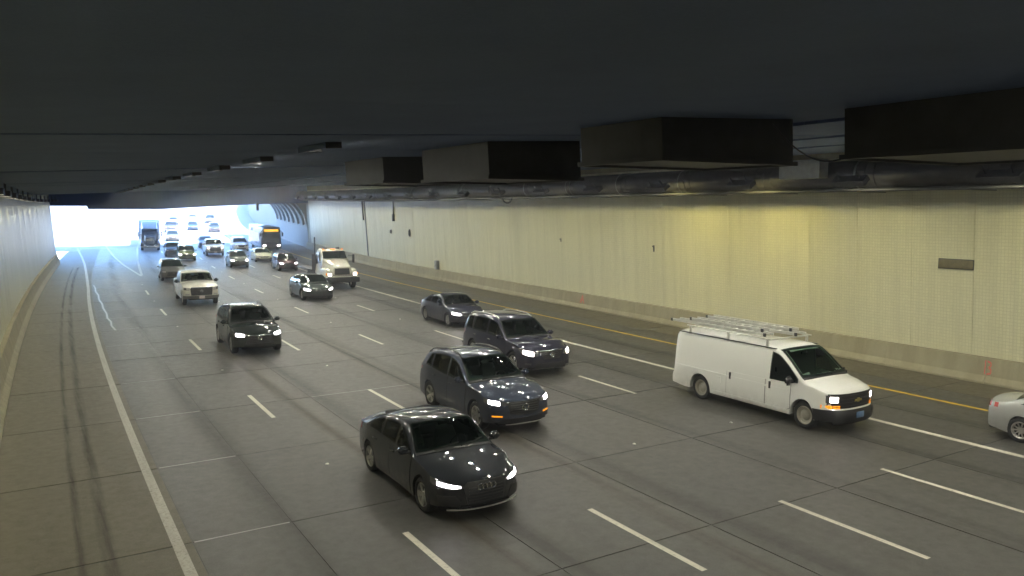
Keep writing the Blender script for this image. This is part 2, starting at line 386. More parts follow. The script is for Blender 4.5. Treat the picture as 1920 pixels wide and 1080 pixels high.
for i, far in DASH.items():
    far = [far[0] - 12.19 * 2, far[0] - 12.19] + far
    while far[-1] < 200: far.append(far[-1] + 12.19)
    for e in far:
        if i == 1 and e > 74: continue
        strip('lane_dash', [(LINE[i] + OFF[i], e - 3.15), (LINE[i] + OFF[i], e)], 0.125, HM, 'white_paint', road)
        if 0 < e < 110:
            a = P(LINE[i] + OFF[i] + 0.02, e + 4.6, 0.0)
            mb = MB(); ring = [(0.055 * math.cos(q * math.pi / 4), 0.055 * math.sin(q * math.pi / 4)) for q in range(8)]
            v = [(a.x + x, a.y + y, a.z - 0.01) for x, y in ring] + [(a.x + x * .55, a.y + y * .55, a.z + 0.02) for x, y in ring]
            mb.add(v, [(q, (q + 1) % 8, 8 + (q + 1) % 8, 8 + q) for q in range(8)] + [tuple(range(8, 16))])
            mb.build('pavement_marker', 'marker_white', road)
# crack seal squiggle in the entry lane
cr_pts = [(2.02, 69), (2.14, 66.5), (2.13, 64), (2.28, 61), (2.25, 58.2), (2.38, 55.5), (2.37, 53), (2.46, 50.2), (2.42, 48), (2.53, 46.4), (2.48, 44.8), (2.58, 43)]
strip('crack_seal', cr_pts, 0.12, 0.005, 'crack_sealant', road, taper=[0.05, 0.09, 0.1, 0.1, 0.09, 0.1, 0.1, 0.09, 0.1, 0.1, 0.09, 0.1])
# tyre tracks on the shoulder, oil down the lanes
for (ua, ub, w) in ((0.10, 0.22, 0.20), (0.52, 0.62, 0.30)):
    strip('tyre_track', [(ua + 0.10 * math.sin(s / 22.0) + (ub - ua) * s / 90, s) for s in range(4, 92, 4)], w, 0.0038, 'tyre_stain', road)
for i in range(6):
    c = LINE[i] + 1.82
    strip('oil_streak', [(c + 0.06 * math.sin(s / 25.0 + i), s) for s in range(2, 110, 6)], 0.95, 0.0034, 'oil_stain', road)
strip('rust_streak', [(10.1 + 0.01 * s - 0.55 * max(0, 24 - s) / 24, s) for s in range(8, 46, 3)], 0.55, 0.0040, 'rust_stain', road)
strip('rust_streak', [(6.6 - 0.012 * s, s) for s in range(10, 40, 3)], 0.5, 0.0042, 'rust_stain', road)

# ---- tunnel walls: tile panels over a core, a barrier at the foot
def wall(name, u_face, sgn, s0, s1, label, first, pitch):
    core = extrude_profile(name, [(u_face + sgn * 0.05, -0.4), (u_face + sgn * 0.6, -0.4), (u_face + sgn * 0.6, 9.4), (u_face + sgn * 0.05, 9.4)], s0, s1, 'barrier_concrete', n=30)
    tag(core, label, 'wall')
    s = first
    while s > max(s0, -6): s -= pitch
    while s + pitch <= s1 + 0.4:
        a, b_ = s + 0.005, min(s + pitch, s1) - 0.005
        top = 7.9
        d0, d1 = u_face + random.uniform(-0.003, 0.003), u_face + sgn * 0.055
        c = [P(d0, a, .80), P(d1, a, .80), P(d1, b_, .80), P(d0, b_, .80), P(d0, a, top), P(d1, a, top), P(d1, b_, top), P(d0, b_, top)]
        uv = [(a - s, .8), (a - s, .8), (b_ - s, .8), (b_ - s, .8), (a - s, top), (a - s, top), (b_ - s, top), (b_ - s, top)]
        hexa('tile_panel', c, 'wall_tile', core, uvs=uv)
        s += pitch
    return core
wall_r = wall('tunnel_wall', 27.55, 1, S_BACK, S_IN, 'long cream tiled tunnel wall beyond the yellow line', 14.72, 2.262)
wall_l = wall('tunnel_wall', -1.66, -1, S_BACK, 96.5, 'bluish white tiled tunnel wall along the empty shoulder', 14.2, 2.262)
def flare(s): return -(max(0, s - 93) ** 1.55) * 0.022
def barrier(name, u_toe, sgn, s0, s1, seg, label, du=None):
    root = extrude_profile(name, [(u_toe + sgn * .30, -0.2), (u_toe + sgn * .45, -0.2), (u_toe + sgn * .45, .86), (u_toe + sgn * .30, .80)], s0, s1, 'barrier_concrete', n=30, du=du)
    tag(root, label, 'barrier'); s = s0
    while s < s1 - 0.2:
        e = min(s + seg, s1); k = random.uniform(-.006, .006)
        pr = [(0, -.05), (0, .075), (.13, .27), (.22, .86), (.238, .872), (.44, .872), (.44, -.05)]
        extrude_profile('barrier_segment', [(u_toe + sgn * (x + k), h) for x, h in pr], s + .008, e - .008, 'barrier_concrete', root, n=2, du=du)
        s = e
    return root
barrier('concrete_barrier', EDGE_R, 1, -8.25, S_IN + 0.5, 3.72, 'low concrete barrier at the foot of the cream wall')
barrier('concrete_barrier', EDGE_L, -1, -8.0, 93, 4.5, 'low concrete barrier at the foot of the bluish white wall')
barrier('concrete_barrier', EDGE_L, -1, 93.02, 170, 4.5, 'concrete barrier curving out of the tunnel mouth onto the ramp', du=flare)

# ---- ceiling of precast strips under a thick deck
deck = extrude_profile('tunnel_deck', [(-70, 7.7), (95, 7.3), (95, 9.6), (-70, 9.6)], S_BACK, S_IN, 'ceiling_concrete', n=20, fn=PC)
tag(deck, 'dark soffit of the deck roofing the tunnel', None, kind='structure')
s = 7.62 - 4.02 * 19
while s < S_IN - 1:
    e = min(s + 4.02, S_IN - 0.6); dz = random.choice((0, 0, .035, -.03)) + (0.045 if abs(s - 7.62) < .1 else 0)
    for (ua, ub) in ((-2.2, 11.23), (11.57, 15.83), (16.17, 20.43), (20.77, 28.1)):      # strips with added slots that hide the downlights from view
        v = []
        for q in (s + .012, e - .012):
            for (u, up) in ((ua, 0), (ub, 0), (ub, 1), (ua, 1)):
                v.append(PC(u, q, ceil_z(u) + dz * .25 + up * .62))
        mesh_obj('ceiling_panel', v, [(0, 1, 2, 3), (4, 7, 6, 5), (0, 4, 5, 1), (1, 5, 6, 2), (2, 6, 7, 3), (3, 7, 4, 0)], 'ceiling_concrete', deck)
    s += 4.02
for u, lipd in ((11.23, .04), (15.83, .034), (20.43, .03)):                                     # lips added to block the camera's view into the lit slots
    for k in range(12):
        s0 = -40 + 12.2 * k; vv = []
        for i in range(5):
            sq = s0 + 12.19 * i / 4; vv += [PC(u - .02, sq, ceil_z(u) - lipd), PC(u + .012, sq, ceil_z(u) - lipd), PC(u + .012, sq, ceil_z(u) + .08), PC(u - .02, sq, ceil_z(u) + .08)]
        ff = [(4 * i + j, 4 * i + 4 + j, 4 * i + 4 + (j + 1) % 4, 4 * i + (j + 1) % 4) for i in range(4) for j in range(4)] + [(0, 1, 2, 3), (19, 18, 17, 16)]
        mesh_obj('screening_lip', vv, ff, 'ceiling_concrete', deck)
# unseen end wall added far behind the camera to keep sky light out
tag(road_box('light_stop_wall', -3, 29, S_BACK - .5, S_BACK + 0.2, -1, 9, 'ceiling_concrete'), 'added dark wall keeping daylight out of the tunnel behind the camera', None, kind='structure')
# portal header with its stepped lower edge
hd = [(-2.6, 5.76), (1.36, 5.76), (1.46, 5.39), (9.2, 5.38), (15, 5.72), (21, 6.0), (28.3, 6.22)]
v = []; f = []
for s in (S_IN - 1.6, S_IN + 0.3):
    for (u, h) in hd: v.append(P(u, s, h))
    for (u, h) in hd: v.append(PC(u, s, 9.4))
n = len(hd)
for i in range(n - 1):
    f += [(i, i + 1, n + i + 1, n + i), (2 * n + i + 1, 2 * n + i, 3 * n + i, 3 * n + i + 1), (i + 1, i, 2 * n + i, 2 * n + i + 1), (n + i, n + i + 1, 3 * n + i + 1, 3 * n + i)]
f += [(0, n, 3 * n, 2 * n), (n - 1, 3 * n - 1, 4 * n - 1, 2 * n - 1)]
tag(mesh_obj('portal_header', v, f, 'ceiling_concrete'), 'dark header beam with a stepped edge over the bright tunnel mouth', 'beam')
tag(box('sign_bracket', (0, .5), (0, .3), (0, 1), 'dark_steel', bevel=.03), 'small dark bracket hanging from the header beam at the tunnel mouth', 'bracket').matrix_world = frame(20.6, S_IN - 2, 5.2)

# ---- ventilation duct with straps, high on the cream wall
duct = empty('ventilation_duct', Matrix.Identity(4)); tag(duct, 'round steel ventilation duct with straps above the cream wall', 'duct')
DU, DH, DR = 26.55, 7.18, 0.55
s = -6.0
while s < 104:
    e = s + 4.7
    MB().tube([P(DU, s + .01, DH), P(DU, (s + e) / 2, DH), P(DU, e - .01, DH)], DR, 18).build('duct_section', 'duct_steel', duct, 40)
    for q in (s + 0.35, s + 0.75):
        MB().tube([P(DU, q, DH), P(DU, q + .07, DH)], DR + .018, 18).build('strap', 'dark_steel' if random.random() < .6 else 'galvanised', duct, 40)
    s = e
jb = box('junction_box', (-.95, .95), (-.25, .25), (-.35, .35), 'grey_steel', bevel=.03)
jb.matrix_world = frame(25.55, 20.2, 7.42); tag(jb, 'pale grey junction box fixed in front of the duct', 'electrical box')
# pipes, conduit and cable tray under the duct
MB().tube([P(25.9, q, 6.60) for q in range(-6, 106, 4)], .06, 8).build('conduit_pipe', 'dark_steel', None, 60)
tag(bpy.data.objects['conduit_pipe'], 'long thin conduit pipe below the duct', 'pipe')
tray = road_box('cable_tray', 26.15, 27.1, -6, 105.5, 6.56, 6.62, 'dark_steel', n=24); tag(tray, 'dark cable tray along the top of the cream wall', 'cable tray')
for q in range(-6, 104, 4): road_box('tray_bracket', 26.1, 27.5, q, q + .08, 6.53, 6.555, 'dark_steel', tray)
lp = [P(25.8, 43.6 + 0.62 * math.cos(a) , 6.62 + 0.62 * math.sin(a) * .55) for a in [math.pi + math.pi * k / 10 for k in range(11)]]
tag(MB().tube(lp, .05, 6).build('cable_loop', 'black_pipe', None, 60), 'black cable loop drooping below the duct', 'cable')
lp = [P(9.2 + 2.0 * t, 7.75 - .2 * t, 7.15 - .9 * t * (1 - t) * 2.0 - .1 * t) for t in [k / 12 for k in range(13)]]
tag(MB().tube(lp, .012, 5).build('slack_cable', 'dark_steel', None, 60), 'thin slack cable sagging in front of a ceiling box', 'cable')
# ---- boxes hung from the ceiling
def hung_box(u0, u1, s0, s1, h0, label):
    t = empty('ceiling_box', Matrix.Identity(4)); tag(t, label, 'ceiling box', 'boxes hung from the ceiling')
    v = [P(u0, s0, h0), P(u1, s0, h0), P(u1, s1, h0), P(u0, s1, h0), PC(u0, s0, ceil_z(u0) + .1), PC(u1, s0, ceil_z(u1) + .1), PC(u1, s1, ceil_z(u1) + .1), PC(u0, s1, ceil_z(u0) + .1)]
    hexa('shell', v, 'box_steel', t)
    w = .05
    for (a, b_) in ((u0 - w, u0 + .02), (u1 - .02, u1 + w)): road_box('flange', a, b_, s0 - w, s1 + w, h0 - .035, h0 + .03, 'box_steel', t)
    for (a, b_) in ((s0 - w - .002, s0 + .02), (s1 - .02, s1 + w + .002)): road_box('flange', u0 - w + .003, u1 + w - .003, a, b_, h0 - .037, h0 + .028, 'box_steel', t)
    return t
hung_box(9.75, 12.6, 2.6, 6.98, 6.66, 'large dark box hung from the ceiling at the right edge of the picture')
hung_box(7.75, 10.5, 8.45, 10.35, 6.66, 'dark box hung from the ceiling above the white van')
hung_box(7.6, 9.75, 13.1, 16.05, 6.55, 'dark box hung from the ceiling above the dark three-row crossover')
hung_box(7.7, 9.8, 18.6, 21.4, 6.62, 'farthest dark box hung from the ceiling, half lost in shadow')

# ---- luminaires: deep housings with a lit lens, two long rows
def make_luminaire(lamp, D, L=0.62, W=0.17):
    t = empty('tunnel_luminaire')
    mb = MB(); mb.box((-L, L), (-W, W), (.0, .05)); mb.box((-L, L), (-W - .015, -W), (-D, .05)); mb.box((-L, L), (W, W + .015), (-D, .05))
    mb.box((-L - .015, -L), (-W - .015, W + .015), (-D, .05)); mb.box((L, L + .015), (-W - .015, W + .015), (-D, .05))
    mb.build('housing', 'dark_steel' if D < .1 else 'dark_steel', t)
    mesh_obj('lens', box_vf(-L + .01, L - .01, -W + .01, W - .01, -.012, -.002)[0], BOXF, lamp, t)
    if D > .1:
      for x in (-.40, .40): box('hanger', (x - .02, x + .02), (-.02, .02), (.05, .35), 'dark_steel', t)
    return t
def make_downlight():
    t = empty('slot_downlight')
    box('housing', (-.13, .13), (-.72, .72), (.0, .16), 'dark_steel', t, .01)
    for y in (-.52, .52): mesh_obj('lens', box_vf(-.08, .08, y - .08, y + .08, -.016, -.002)[0], BOXF, 'lamp_mid', t)
    return t
def copy_tree(o, parent=None):
    c = o.copy(); COL.objects.link(c)
    if parent is not None: c.parent = parent; c.matrix_parent_inverse = o.matrix_parent_inverse
    for ch in list(o.children): copy_tree(ch, c)
    return c
def lum_row(proto, mats_, label, group):
    for i, M in enumerate(mats_):
        o = proto if i == 0 else copy_tree(proto)
        o.matrix_world = M; tag(o, label, 'luminaire', group)
lum_row(make_luminaire('lamp_wall', .16), [frame(24.9, 22.8 + 5.1 * k, 6.95) @ Matrix.Rotation(R_(38), 4, 'X') for k in range(-10, 16) if k not in (0, 1)], 'dark boxed luminaire in the row beside the duct', 'luminaires beside the duct')
for k, lab in ((0, 'dark boxed luminaire throwing the yellow pool nearest the olive sign'), (1, 'dark boxed luminaire throwing the yellow pool nearest the tall black bracket')):
    lum_row(make_luminaire('lamp_wall_warm', .16), [frame(24.9, 22.8 + 5.1 * k, 6.95) @ Matrix.Rotation(R_(38), 4, 'X')], lab, 'yellow luminaires beside the duct')
lum_row(make_luminaire('lamp_shoulder', .16), [frame(-0.85, 20.0 + 5.1 * k, 6.55) for k in range(-9, 15)], 'dark boxed luminaire in the row above the shoulder', 'luminaires above the shoulder')
for u, pos, lab in ((11.4, [-38, -33, -28, -23, -18, -13, -8, -3.4, 0.8, 9.0, 13.4, 18.0] + [22.6 + 4.6 * k for k in range(18)], 'twin downlight sunk in the ceiling slot over the slate crossover'),
        (16.0, [-38 + 4.6 * k for k in range(31)], 'twin downlight sunk in the ceiling slot over the middle lanes'), (20.6, [-36 + 4.6 * k for k in range(31)], 'twin downlight sunk in the ceiling slot over the van')):
    lum_row(make_downlight(), [Matrix.Translation(PC(u, s, ceil_z(u) + .075)) for s in pos], lab, 'downlights in the ceiling slots')
def make_fill_light():  # added fill light for the left lanes, shielded to hide its lenses
    t = empty('fill_downlight')
    box('housing', (-.13, .13), (-.72, .72), (.0, .10), 'box_steel', t, .01)
    box('shield', (-.15, -.132), (-.74, .74), (-.06, .09), 'ceiling_concrete', t, .004)
    for y in (-.74, .30): box('baffle', (-.131, .15), (y, y + .018), (-.07, .09), 'box_steel', t, .004)
    for y in (-.52, .52): mesh_obj('lens', box_vf(-.08, .08, y - .08, y + .08, -.012, -.002)[0], BOXF, 'lamp_mid', t)
    return t
lum_row(make_fill_light(), [Matrix.Translation(PC(4.6, s, ceil_z(4.6) - .035)) for s in [13.9 + 4.5 * k for k in range(19)] + [0.4, -4, -9, -14, -19]], 'added fill downlight, shielded, on the dark ceiling over the empty lane', 'added fill downlights')
# ---- small things on the walls
def on_wall(s, h, u=27.55): return frame(u, s, h)         # x towards the camera, y away from the traffic into the wall
o = empty('wall_sign', on_wall(15.33, 4.0)); tag(o, 'blank olive rectangular sign on the cream wall', 'sign')
box('panel', (-.60, .60), (-.035, -.004), (-.155, .155), 'sign_olive', o, .006); box('frame', (-.625, .625), (-.028, -.002), (-.18, .18), 'dark_steel', o, .004)
for (s, h, lab, hh) in ((40.1, 3.99, 'small black wall bracket near the blue-lit end of the cream wall', .11), (31.3, 3.85, 'taller small black wall bracket in the middle of the cream wall', .17)):
    o = empty('wall_bracket', on_wall(s, h)); tag(o, lab, 'bracket')
    box('plate', (-.05, .05), (-.03, -.002), (-hh, hh), 'black_pipe', o, .008); box('arm', (-.03, .03), (-.12, -.03), (hh - .08, hh - .02), 'black_pipe', o, .008)
o = empty('utility_cabinet', on_wall(59.4, .875, 27.42)); tag(o, 'small grey cabinet standing on the barrier against the cream wall', 'cabinet')
box('body', (-.26, .26), (-.13, .11), (0, .72), 'galvanised', o, .015); box('door', (-.22, .22), (-.145, -.131), (.04, .68), 'grey_steel', o, .006); box('handle', (.12, .16), (-.17, -.146), (.3, .42), 'dark_steel', o, .006)
o = empty('conduit_drop', on_wall(69.3, 5.0)); tag(o, 'black conduit dropping from the duct to a small box on the wall', 'conduit')
MB().tube([(0, -.08, 2.0), (0, -.08, .35)], .07, 8).build('conduit', 'black_pipe', o, 60); box('control_box', (-.16, .16), (-.2, -.003), (-.3, .36), 'black_pipe', o, .03)
for (s, h, lab, rr) in ((70.4, 3.69, 'round black fitting below the conduit box on the wall', .2), (65.4, 3.72, 'tall oval black fitting on the pale wall', .36)):
    o = empty('wall_fitting', on_wall(s, h)); tag(o, lab, 'fitting')
    ring = [(.16 * math.cos(a), rr * math.sin(a)) for a in [math.pi * 2 * k / 14 for k in range(14)]]
    v = [(x, -.003, z) for x, z in ring] + [(x * .8, -.12, z * .8) for x, z in ring]
    mesh_obj('cover', v, [(k, (k + 1) % 14, 14 + (k + 1) % 14, 14 + k) for k in range(14)] + [tuple(range(14, 28))], 'dark_steel', o, 30)
    box('stem', (-.03, .03), (-.16, -.12), (-rr * .5, rr * .5), 'black_pipe', o, .01)
o = tag(road_box('expansion_joint', 27.50, 27.546, 78.2, 78.42, .88, 6.6, 'dark_steel', n=1), 'dark vertical expansion joint on the far cream wall', 'joint')
tag(road_box('downpipe', 27.44, 27.546, 78.9, 79.06, 4.6, 6.6, 'black_pipe', n=1), 'short black pipe high beside the expansion joint', 'pipe')
# red sprayed letters on the barrier: A and B
def sloped(s, t):                     # t = 0..1 up the sloping barrier face, a hair in front of it
    return P(EDGE_R + .13 + .09 * t - .006, s, .27 + .59 * t)
def spray(name, strokes, s_c, size, label):
    mb = MB()
    for st in strokes:
        for (a, b_) in zip(st[:-1], st[1:]):
            dx, dy = b_[0] - a[0], b_[1] - a[1]; l = math.hypot(dx, dy) or 1; nx, ny = -dy / l * .06, dx / l * .06
            q = [(a[0] + nx, a[1] + ny), (b_[0] + nx, b_[1] + ny), (b_[0] - nx, b_[1] - ny), (a[0] - nx, a[1] - ny)]
            mb.add([sloped(s_c - x * size, .08 + y * .8) for x, y in q], [(0, 1, 2, 3)])
    tag(mb.build(name, 'red_spray'), label, 'graffiti')
spray('sprayed_letter', [[(-.5, 0), (0, 1), (.5, 0)], [(-.3, .4), (.3, .4)], [(-.2, 0), (.1, .7)]], 37.7, .42, 'red sprayed letter A on the right-hand barrier')
spray('sprayed_letter', [[(-.45, 1.0), (-.45, 0)], [(-.2, .95), (.25, .85), (.3, .65), (0, .52), (.35, .35), (.3, .1), (-.2, .02)]], 14.0, .26, 'red sprayed letter B on the barrier by the silver car')

# ================================================================== OUTSIDE THE MOUTH
out = empty('outer_road', Matrix.Identity(4))
v = []; f = []; us = [-46, -30, -16, -6, 0, 8, 16, 27.6]; ss = [112.5 + 0.0] + [118 + 6 * i for i in range(60)]
for s in ss: v += [P(u, s, -0.004 + (max(0, -u - 2) * 0.02)) for u in us]
for i in range(len(ss) - 1):
    for k in range(len(us) - 1): f.append((i * 8 + k, i * 8 + k + 1, i * 8 + 9 + k, i * 8 + 8 + k))
bpy.data.objects.remove(out)
tag(mesh_obj('outer_road', v, f, 'outer_concrete'), 'sunlit concrete freeway and ramp climbing away outside', None, kind='structure')
def retaining(name, u, sgn, s0, s1, h, label, du=None):
    tag(extrude_profile(name, [(u, -.5), (u + sgn * .02, h), (u + sgn * .8, h), (u + sgn * .8, -.5)], s0, s1, 'portal_concrete', n=24, du=du), label, 'retaining wall')
retaining('retaining_wall', 27.62, 1, S_IN + .55, 330, 6.4, 'pale concrete retaining wall outside beyond the bus')
retaining('retaining_wall', -2.2, -1, 97, 300, 7.0, 'pale concrete retaining wall along the ramp outside', du=lambda s: -(max(0, s - 97) ** 1.45) * 0.075)
# ribbed curved canopy springing from the retaining wall
can = empty('ribbed_canopy', Matrix.Identity(4)); tag(can, 'curved concrete canopy with ribs leaning over the road outside the mouth', 'canopy')
def arc_pts(r0, off=0.0): return [(27.55 - 5.2 * (1 - math.cos(a)) - off * 0, 3.1 + (4.6 - off) * math.sin(a)) for a in [math.pi / 2 * k / 10 for k in range(11)]]
inner = arc_pts(0); outer = [(u + .7, h + .7) for u, h in inner][::-1]
extrude_profile('shell', inner + outer, S_IN + .6, 132, 'portal_concrete', can, n=8)
for q in range(7):
    s = S_IN + 1.6 + 3.9 * q
    rib_in = [(u - .32 * math.cos(a), h - .42 * math.sin(a) - .05) for (u, h), a in zip(inner, [math.pi / 2 * k / 10 for k in range(11)])]
    extrude_profile('rib', rib_in + [(u + .3, h + .3) for u, h in inner][::-1], s, s + .7, 'portal_concrete', can, n=1)
# overpass and ground outside
ov = empty('overpass', Matrix.Identity(4)); tag(ov, 'pale concrete street overpass crossing the freeway far outside', 'bridge')
road_box('deck', -70, 90, 300, 316, 6.0, 7.6, 'portal_concrete', ov); road_box('parapet', -70, 90, 299.6, 299.98, 6.2, 8.6, 'portal_concrete', ov)
for u in (-12, 2, 16): road_box('pier', u, u + 1.2, 304, 311, -.5, 5.99, 'portal_concrete', ov)
v = []; f = []
for (a, b_, c, d) in ((-900, -70, 107.4, 1200), (96, 900, 107.4, 1200), (-70, 96, 470, 1200)):
    n = len(v); v += [(a, c, 8.2), (b_, c, 8.2), (b_, d, 8.2), (a, d, 8.2)]; f.append((n, n + 1, n + 2, n + 3))
for (ua, ub, da) in ((-70, -2.9, lambda s: -(max(0, s - 97) ** 1.45) * 0.075), (28.4, 96, lambda s: 0)):
    for i in range(36):
        s0, s1 = 107.4 + 10.08 * i, 107.4 + 10.08 * (i + 1); n = len(v)
        ia = lambda s: (ub + da(s)) if ua < 0 else ua
        if ua < 0 and ia(s1) <= -69: break
        a0, a1 = P(ia(s0), s0).x, P(ia(s1), s1).x; o_ = -70 if ua < 0 else 96
        v += [(o_, s0, 8.2), (a0, s0, 8.2), (a1, s1, 8.2), (o_, s1, 8.2)]; f.append((n, n + 1, n + 2, n + 3))
tag(mesh_obj('ground', v, f, 'dirt'), 'dry street-level ground above the cutting', None, kind='structure')

# ---- haze added in place of lens glare around the mouth: even and thin
m = bpy.data.materials.new('glare_haze'); m.use_nodes = True; nt = m.node_tree; nt.nodes.clear(); MATS['glare_haze'] = m
ho = nt.nodes.new('ShaderNodeOutputMaterial'); hv = nt.nodes.new('ShaderNodeVolumePrincipled')
hv.inputs['Density'].default_value = 0.0020; hv.inputs['Anisotropy'].default_value = 0.6; hv.inputs['Color'].default_value = (0.82, 0.86, 1.0, 1)
nt.links.new(hv.outputs[0], ho.inputs['Volume'])
tag(box('haze', (-1000, 1000), (-140, 1300), (-9, 24), 'glare_haze'), 'thin added haze standing in for lens glare in the tunnel air', None, kind='stuff')

# ================================================================== VEHICLES
def pchip(pts):
    x = np.array([p[0] for p in pts], float); y = np.array([p[1] for p in pts], float)
    o = np.argsort(x); x, y = x[o], y[o]; h = np.diff(x); d = np.diff(y) / h; n = len(x); m = np.zeros(n)
    for i in range(1, n - 1):
        if d[i - 1] * d[i] > 0:
            w1, w2 = 2 * h[i] + h[i - 1], h[i] + 2 * h[i - 1]; m[i] = (w1 + w2) / (w1 / d[i - 1] + w2 / d[i])
    m[0], m[-1] = d[0], d[-1]
    def fn(q):
        q = min(max(q, x[0]), x[-1]); i = min(max(int(np.searchsorted(x, q)) - 1, 0), n - 2); t = (q - x[i]) / h[i]
        return float(y[i] * (1 + 2 * t) * (1 - t) ** 2 + h[i] * m[i] * t * (1 - t) ** 2 + y[i + 1] * t * t * (3 - 2 * t) + h[i] * m[i + 1] * t * t * (t - 1))
    return fn
def sstep(t): t = min(max(t, 0), 1); return t * t * (3 - 2 * t)
class Shape:
    """car surface: centre profile, belt line, plan width; front and rear are bent by nose() and bow"""
    def __init__(self, sp):
        self.sp = sp; self.L = sp['L']; self.zt_, self.belt_, self.w_ = pchip(sp['top']), pchip(sp['belt']), pchip(sp['plan'])
        self.nose, self.tail = pchip(sp.get('nose', [(0, -.08), (.3, 0), (.55, 0), (.8, -.08), (1.2, -.2), (2, -.3)])), pchip(sp.get('tail', [(0, -.1), (.4, 0), (.7, 0), (1.0, -.05), (2.2, -.1)]))
        self.r = sp.get('r_end', .10); self.tuck = sp.get('tuck', .07); self.sh = sp.get('sh', .045); self.tum = sp.get('tum', .30); self.tum2 = sp.get('tum2', .22)
        self.bf, self.br = sp.get('bow_f', .26), sp.get('bow_r', .14)
    def inset(self, x):
        d = self.L / 2 - abs(x)
        return 0.0 if d >= self.r else self.r - math.sqrt(max(0, self.r ** 2 - (self.r - d) ** 2))
    def zt(self, x): return self.zt_(x) - self.inset(x) * .8
    def belt(self, x): return self.belt_(x) - self.inset(x) * .8
    def w(self, x): return self.w_(x) - self.inset(x)
    def side(self, x, z):
        b_, wm = self.belt(x), self.w(x); zm = .56 * b_
        if z < zm: return wm - self.tuck * ((zm - z) / zm) ** 2
        if z < b_: return wm - self.sh * ((z - zm) / (b_ - zm)) ** 2
        g = z - b_; return wm - self.sh - self.tum * g * .62 - self.tum2 * g * g
    def ze(self, x):
        b_, t = self.belt(x), self.zt(x); g = t - b_
        return b_ + max(.004, g - self.sp.get('crown', .06) - .06 * math.exp(-(g / .25) ** 2))
    def top(self, x, y):
        z = self.ze(x); ye = self.side(x, z); return z + (self.zt(x) - z) * (1 - min(1, abs(y) / ye) ** 2.2)
    def D(self, x, y, z):
        a = abs(x); F = sstep((a - (self.L / 2 - 1.0)) / 1.0)
        wref = self.w_(math.copysign(self.L / 2, x)); q = min(1.15, abs(y) / wref)
        if x > 0: return Vector((x + F * (self.nose(z) - self.bf * q ** 2.6), y, z))
        return Vector((x - F * (self.tail(z) - self.br * q ** 2.6), y, z))
    def zb(self, x):
        z = self.sp['zb'] + self.inset(x) * .4
        e = self.sp.get('lift', .06); z += e * sstep((abs(x) - (self.L / 2 - .7)) / .7)
        for xc in self.sp['axles']:
            Ra = self.sp['R'] * self.sp.get('arch', 1.13)
            if abs(x - xc) < Ra: z = max(z, self.sp['R'] + math.sqrt(Ra * Ra - (x - xc) ** 2))
        return z
    def section(self, x):
        zb, b_ = self.zb(x), self.belt(x); pts = [(self.side(x, zb) - .24, zb + .01)]
        b2 = max(b_, zb + .02)
        for k in range(9): z = zb + (b2 - zb) * k / 8; pts.append((self.side(x, z), z))
        ze, zt = self.ze(x), self.zt(x); ye = self.side(x, ze); r = min(self.sp.get('rc', .10), .35 * (zt - b_) + .015)
        z1 = max(b2 + .001, ze - r)
        for k in range(1, 6): z = b2 + (z1 - b2) * k / 5; pts.append((self.side(x, z), z))
        y2 = max(.05, ye - r * 1.2); z2 = self.top(x, y2); y1 = self.side(x, z1)
        for k in range(1, 5):
            t = k / 5; pts.append(((1 - t) ** 2 * y1 + 2 * t * (1 - t) * ye + t * t * y2, (1 - t) ** 2 * z1 + 2 * t * (1 - t) * ze + t * t * z2))
        for k in range(0, 7): y = y2 * (1 - k / 6); pts.append((y, self.top(x, y)))
        return pts
    def body(self, mat, parent, cut=False):
        L, r = self.L, self.r; xs = set()
        n = int(L / .075)
        for i in range(n + 1): xs.add(round(-L / 2 + r + (L - 2 * r) * i / n, 4))
        for k in range(6):
            d = r * (1 - math.sin(math.pi / 2 * k / 5)); xs.add(round(L / 2 - d, 4)); xs.add(round(-L / 2 + d, 4))
        Ra = self.sp['R'] * self.sp.get('arch', 1.13)
        for xc in self.sp['axles']:
            xs = {x for x in xs if not (abs(abs(x - xc) - Ra) < .03)}
            for k in range(13): xs.add(round(xc + (Ra - .0005) * math.cos(math.pi * k / 12), 4))
            xs.add(round(xc + Ra + .004, 4)); xs.add(round(xc - Ra - .004, 4))
        xs = sorted(xs); secs = [self.section(x) for x in xs]; m = len(secs[0]); W = 2 * m - 1; v = []; f = []
        for x, sc in zip(xs, secs):
            v += [self.D(x, y, z) for y, z in sc] + [self.D(x, -y, z) for y, z in reversed(sc[:-1])]
        for i in range(len(xs) - 1):
            for k in range(W - 1): f.append((i * W + k, i * W + k + 1, (i + 1) * W + k + 1, (i + 1) * W + k))
        for idx, x, fl in ((0, xs[0], 1), (len(xs) - 1, xs[-1], 0)):          # end caps as grids
            sc = secs[idx]; nc = 14; base = len(v)
            for (y, z) in sc[1:]:
                for c in range(nc + 1): yy = y * (1 - 2 * c / nc); v.append(self.D(x, yy, z))
            for a in range(len(sc) - 2):
                for c in range(nc):
                    q = (base + a * (nc + 1) + c, base + a * (nc + 1) + c + 1, base + (a + 1) * (nc + 1) + c + 1, base + (a + 1) * (nc + 1) + c)
                    f.append(q if not fl else q[::-1])
        open_ = set()
